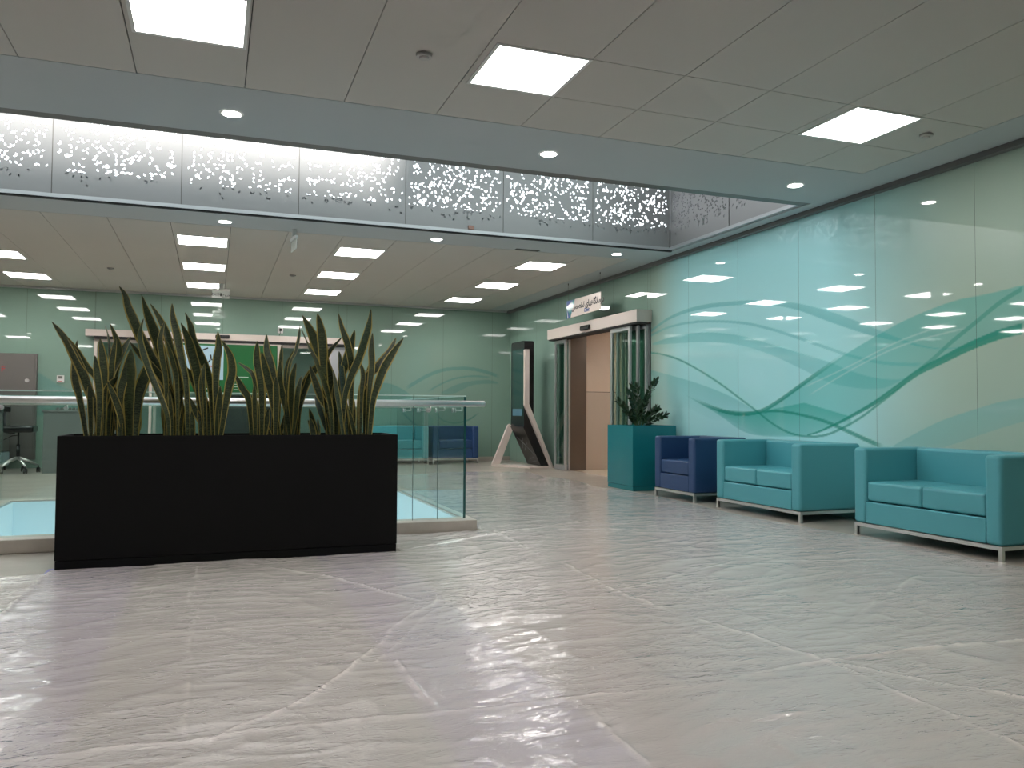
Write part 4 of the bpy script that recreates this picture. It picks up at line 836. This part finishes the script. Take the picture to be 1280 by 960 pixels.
# ================================================================== SMALL THINGS ON AND BY THE BACK WALL
fc = thing('fire_hose_cabinet', 'tall dark grey cabinet with a red letter on the far wall, left edge', 'cabinet', (-3.4, YB-0.05, 0.1))
bm = NB(); bx(bm, -3.95, -2.90, YB-0.10, YB-0.008, 0.15, 2.00, bev=0.004); obj('body', bm, M_greymetal, fc)
bm = NB(); bx(bm, -3.92, -2.93, YB-0.112, YB-0.10, 0.18, 1.97, bev=0.003); do = obj('cabinet_door', bm, M_greymetal, fc)
bm = NB(); tube(bm, (-3.04, YB-0.114, 1.53), (-3.04, YB-0.13, 1.53), 0.034, n=20); bx(bm, -3.05, -3.03, YB-0.145, YB-0.13, 1.50, 1.56); obj('handle', bm, M_chrome, do)
text('lettering', 'F', 0.14, M_red, fc, T(-3.405, YB-0.1135, 1.72, FACE_NY), ext=0.001)
th_ = thing('thermostat', 'small cream square wall control on the far green wall', 'thermostat', (-2.54, YB-0.01, 1.57))
bm = NB(); bx(bm, -2.60, -2.485, YB-0.035, YB-0.008, 1.505, 1.635, bev=0.004); obj('housing', bm, M_white, th_)
bm = NB(); bx(bm, -2.575, -2.51, YB-0.037, YB-0.035, 1.575, 1.62); obj('display', bm, M_greymetal, th_)
bm = NB(); bx(bm, -2.575, -2.51, YB-0.037, YB-0.035, 1.525, 1.535); obj('button', bm, M_red, th_)
ou = thing('wall_socket', 'small white socket with black plug and cable above the far doors', 'socket', (1.20, YB-0.01, 2.59))
bm = NB(); bx(bm, 1.15, 1.25, YB-0.02, YB-0.008, 2.53, 2.645, bev=0.003); obj('plate', bm, M_white, ou)
bm = NB(); bx(bm, 1.18, 1.225, YB-0.05, YB-0.02, 2.57, 2.62, bev=0.004); obj('plug', bm, M_black, ou)
bm = NB(); pathtube(bm, [(1.20, YB-0.045, 2.575), (1.20, YB-0.05, 2.54), (1.185, YB-0.04, 2.50), (1.18, YB-0.03, 2.466)], [0.004]*4, n=6); obj('cable', bm, M_black, ou)
def exit_sign(x, y, rot, label, txt=True):
    t = thing('exit_sign', label, 'exit sign', (x, y, ZC), 'hanging exit signs'); t.rotation_euler = (0, 0, rot)
    def ch(nm, bm, m):
        me = bpy.data.meshes.new(nm); bmesh.ops.recalc_face_normals(bm, faces=bm.faces); bm.to_mesh(me); bm.free(); me.materials.append(m)
        o = bpy.data.objects.new(nm, me); COL.objects.link(o); o.parent = t; return o
    bm = NB(); bx(bm, -0.035, 0.035, -0.02, 0.02, -0.09, -0.001); ch('bracket', bm, M_white)
    bm = NB(); bx(bm, -0.145, 0.145, -0.018, 0.018, -0.13, -0.09, bev=0.004); ch('housing', bm, M_white)
    bm = NB(); bx(bm, -0.14, 0.14, -0.004, 0.004, -0.255, -0.13); pl_ = ch('sign_plate', bm, pm('sign_plate_%d' % int(y), (0.62, 0.66, 0.62), 0.2))
    for s in (1,):
        F = FACE_NY
        for nm, body, sz, dx in (('lettering', 'EXIT', 0.062, -0.083), ('persian_lettering', arabic('خروج'), 0.062, 0.085)):
            o = text(nm, body, sz, M_blackprint, None, Matrix.Translation((dx, -0.0055, -0.195)) @ F); o.parent = pl_
        bm = NB(); prism(bm, [(0, -0.225), (0.030, -0.188), (0.011, -0.198), (0.011, -0.165), (-0.011, -0.165), (-0.011, -0.198), (-0.030, -0.188)], 'y', -0.0062, -0.0045); o = ch('arrow', bm, M_blackprint); o.parent = pl_
    return t
exit_sign(0.093, 14.5, 0, 'small white EXIT sign with down arrow hanging in front of the far wall')
exit_sign(0.87, 9.82, math.pi/2+0.12, 'white exit sign seen edge-on, hanging from the ceiling ring beyond the opening')

# grey counter behind the railing
ct = thing('reception_counter', 'plain grey box counter behind the glass railing at the left', 'counter', (-2.1, 14.95, 0))
bm = NB(); bx(bm, -2.55, -1.45, 14.73, 15.25, 0.0, 0.985, bev=0.003); obj('body', bm, M_greybox, ct)
bm = NB(); bx(bm, -2.57, -1.43, 14.71, 15.27, 0.985, 1.02, bev=0.004); obj('top', bm, M_greybox, ct)
bm = NB()
for q in range(9): bx(bm, -2.38+0.06*q, -2.345+0.06*q, 14.80, 14.84, 1.02, 1.06)
bx(bm, -2.40, -1.80, 14.82, 14.84, 1.03, 1.045)
obj('rack', bm, M_greymetal, ct)
# office chair
oc = thing('office_chair', 'black swivel office chair with chrome star base at the left edge behind the glass', 'office chair', (-2.94, 14.98, 0))
cx, cy = -2.94, 14.98
bm = NB(); bx(bm, cx-0.19, cx+0.24, cy-0.22, cy+0.22, 0.655, 0.765, bev=0.035, seg=4); obj('seat', bm, M_black, oc)
bm = NB(); bx(bm, cx-0.30, cx-0.24, cy-0.19, cy+0.19, 0.96, 1.10, bev=0.025, seg=4); bx(bm, cx-0.28, cx-0.08, cy-0.19, cy-0.15, 0.985, 1.075, bev=0.012); obj('backrest', bm, M_black, oc)
bm = NB(); pathtube(bm, [(cx-0.05, cy, 0.65), (cx-0.17, cy, 0.66), (cx-0.20, cy, 0.76), (cx-0.21, cy, 1.0)], [0.022]*4); obj('back_bar', bm, M_black, oc)
bm = NB(); tube(bm, (cx, cy, 0.26), (cx, cy, 0.46), 0.028, n=16); tube(bm, (cx, cy, 0.46), (cx, cy, 0.66), 0.014, n=12); obj('gas_lift', bm, M_black, oc)
bm = NB(); pathtube(bm, [(cx, cy, 0.61), (cx-0.08, cy-0.05, 0.60), (cx-0.18, cy-0.12, 0.54)], [0.006]*3); obj('lever', bm, M_black, oc)
bm = NB()
for q in range(5):
    a = 2*math.pi*q/5+0.25; pathtube(bm, [(cx, cy, 0.25), (cx+0.15*math.cos(a), cy+0.15*math.sin(a), 0.19), (cx+0.29*math.cos(a), cy+0.29*math.sin(a), 0.115)], [0.028, 0.022, 0.015])
obj('star_base', bm, M_chrome, oc)
for q in range(5):
    a = 2*math.pi*q/5+0.25; x, y = cx+0.29*math.cos(a), cy+0.29*math.sin(a); bm = NB()
    tube(bm, (x-0.024, y, 0.042), (x-0.008, y, 0.042), 0.042, n=18); tube(bm, (x+0.008, y, 0.042), (x+0.024, y, 0.042), 0.042, n=18); tube(bm, (x, y, 0.05), (x, y, 0.13), 0.008, n=8)
    obj('caster', bm, M_black, oc)
mc = thing('equipment_cart', 'dark upright equipment cart with pale base, cut by the left edge', 'cart', (-3.5, 15.2, 0))
bm = NB(); bx(bm, -3.95, -3.24, 15.3, 15.85, 0.32, 1.12, bev=0.02); obj('body', bm, M_greymetal, mc)
bm = NB(); bx(bm, -3.97, -3.24, 15.28, 15.87, 0.07, 0.31, bev=0.015); obj('base', bm, pm('pale_base', (0.30, 0.42, 0.45), 0.4), mc)
for q in ((-3.9, 15.35), (-3.29, 15.35), (-3.9, 15.8), (-3.29, 15.8)):
    bm = NB(); tube(bm, (q[0]-0.012, q[1], 0.035), (q[0]+0.012, q[1], 0.035), 0.035, n=14); obj('caster', bm, M_black, mc)

# ================================================================== PLASTIC SHEET ON THE FLOOR
FOLDS = [([(2.267,6.6),(2.26,6.075),(2.234,5.05),(2.191,4.059),(2.269,3.529),(2.329,3.184),(2.392,2.694),(2.36,2.0),(2.34,0.9)], .012, .020),
 ([(4.9,2.62),(3.487,2.655),(2.936,2.68),(2.392,2.694),(1.76,2.63),(1.232,2.639),(.729,2.681),(.196,2.726),(-.043,2.712),(-.44,2.744),(-1.6,2.75)], .014, .024),
 ([(-.096,5.8),(-.096,5.471),(-.08,3.926),(-.062,2.751)], .009, .014),
 ([(1.165,4.31),(.686,3.529),(.505,3.249),(.218,2.862),(.004,2.695)], .016, .022), ([(1.22,4.25),(.80,3.55),(.62,3.30)], .010, .015),
 ([(.238,5.693),(.646,5.167),(1.053,4.31)], .012, .018), ([(.705,3.286),(.732,2.695)], .010, .012), ([(1.225,2.625),(1.227,2.325),(1.228,1.2)], .009, .014),
 ([(-.979,4.687),(-.95,5.761)], .014, .03), ([(2.392,2.694),(2.488,2.5),(2.777,2.118),(3.6,1.9)], .014, .025),
 ([(1.307,5.854),(2.074,6.311),(2.432,6.517),(3.4,6.9)], .012, .02), ([(4.9,5.2),(3.6,6.2),(2.6,6.6)], .006, .03), ([(-.9,4.0),(1.0,4.05)], .005, .02), ([(-.6,3.4),(.6,3.45)], .005, .018),
 ([(2.3,4.2),(3.4,4.7),(4.6,4.4)], .006, .03), ([(3.0,3.2),(4.2,3.9)], .006, .025), ([(2.9,8.2),(4.9,8.0)], .006, .03), ([(2.4,9.6),(4.9,10.4)], .006, .03)]
def vnoise(X, Y, seed):
    r = np.random.RandomState(seed).rand(256, 256)
    xi = np.floor(X).astype(int); yi = np.floor(Y).astype(int); fx = X-xi; fy = Y-yi; fx = fx*fx*(3-2*fx); fy = fy*fy*(3-2*fy)
    g = lambda a, b: r[a % 256, b % 256]
    return (g(xi, yi)*(1-fx)+g(xi+1, yi)*fx)*(1-fy)+(g(xi, yi+1)*(1-fx)+g(xi+1, yi+1)*fx)*fy
def seg_h(X, Y):
    X0_, Y0_ = X, Y
    X = X + 0.05*(vnoise(X0_*2.3, Y0_*2.3, 21)-0.5) + 0.030*(vnoise(X0_*9, Y0_*9, 22)-0.5)
    Y = Y + 0.05*(vnoise(X0_*2.3, Y0_*2.3, 23)-0.5) + 0.030*(vnoise(X0_*9, Y0_*9, 24)-0.5)
    am = np.clip(1.5*vnoise(X0_*3.1, Y0_*3.1, 25)*(0.4+1.0*vnoise(X0_*17, Y0_*17, 26)), 0.08, 1)
    H_ = np.zeros_like(X)
    for pts, amp, wd in FOLDS:
        for (x0, y0), (x1, y1) in zip(pts, pts[1:]):
            dx, dy = x1-x0, y1-y0; L2 = dx*dx+dy*dy
            t = np.clip(((X-x0)*dx+(Y-y0)*dy)/L2, 0, 1); d2 = (X-x0-t*dx)**2+(Y-y0-t*dy)**2
            side = np.sign((X-x0)*dy-(Y-y0)*dx); e_ = np.where(side > 0, 0.35, 1.6)
            H_ = np.maximum(H_, 0.62*amp*am*np.exp(-d2/(wd*wd*0.20*e_)))
    return H_
gx = np.arange(-3.2, 5.20, 0.013)
gy = np.concatenate([np.arange(1.2, 6.7, 0.0125), np.arange(6.7, 13.4, 0.03)])
X, Y = np.meshgrid(gx, gy, indexing='ij')
a = 0.35; Xr = X*math.cos(a)+Y*math.sin(a); Yr = -X*math.sin(a)+Y*math.cos(a)
warp = vnoise(X*1.3, Y*1.3, 1)*2.0
hgt = 0.006 + 0.006*np.abs(vnoise(X*1.2+warp, Y*3.4, 2)-0.5) + 0.0035*(1-np.abs(2*vnoise(Xr*2.2+warp, Yr*6.5+warp, 3)-1))**3 + 0.0035*(1-np.abs(2*vnoise(X*4.5, Y*12+warp*2, 4)-1))**4
SH = seg_h(X, Y); hgt = hgt + SH
edge = np.clip((X-5.05)/0.2, 0, 1); hgt = hgt*(1-0.75*edge)+0.0015
edge_right = 5.08 + 0.07*np.sin(Y*1.7) - 0.15*(vnoise(Y*0.9, X*0, 5)-0.5)
edge_right = np.where(Y > 9.2, 5.05+0.08*np.sin(Y*3), edge_right)
keep = (X < edge_right)
wob = 0.03*(vnoise(X*4, Y*0, 6)-0.5)
keep &= ~((X < 1.31) & (Y > 5.835+wob))                    # planter and what lies behind it
keep &= ~((X < 2.19) & (Y > 6.635) & (Y < 9.85))
keep &= ~((X < -0.96) & (Y > 5.72+wob))
keep &= ~((X < 2.4) & (Y > 9.0))
keep &= Y < 12.9+0.2*np.sin(X*2)
idx = -np.ones(X.shape, int); fi = keep[:-1, :-1] & keep[1:, :-1] & keep[1:, 1:] & keep[:-1, 1:]
used = np.zeros(X.shape, bool); used[:-1, :-1] |= fi; used[1:, :-1] |= fi; used[1:, 1:] |= fi; used[:-1, 1:] |= fi
idx[used] = np.arange(used.sum())
V = np.stack([X[used], Y[used], hgt[used]], -1)
Fc = np.stack([idx[:-1, :-1][fi], idx[1:, :-1][fi], idx[1:, 1:][fi], idx[:-1, 1:][fi]], -1)
me = bpy.data.meshes.new('plastic_sheet'); me.vertices.add(len(V)); me.vertices.foreach_set('co', V.ravel())
me.loops.add(Fc.size); me.loops.foreach_set('vertex_index', Fc.ravel().astype(np.int32)); me.polygons.add(len(Fc))
me.polygons.foreach_set('loop_start', np.arange(0, Fc.size, 4, dtype=np.int32)); me.polygons.foreach_set('loop_total', np.full(len(Fc), 4, np.int32))
me.update(); me.validate(); me.polygons.foreach_set('use_smooth', np.ones(len(Fc), bool)); me.materials.append(M_sheet)
fat = me.attributes.new('fold', 'FLOAT', 'POINT'); fat.data.foreach_set('value', np.clip(SH[used]/0.009, 0, 1).astype(np.float32))
o = bpy.data.objects.new('plastic_sheet', me); COL.objects.link(o)
tag(o, 'creased clear plastic protective sheet spread over the stone floor', 'plastic sheet')
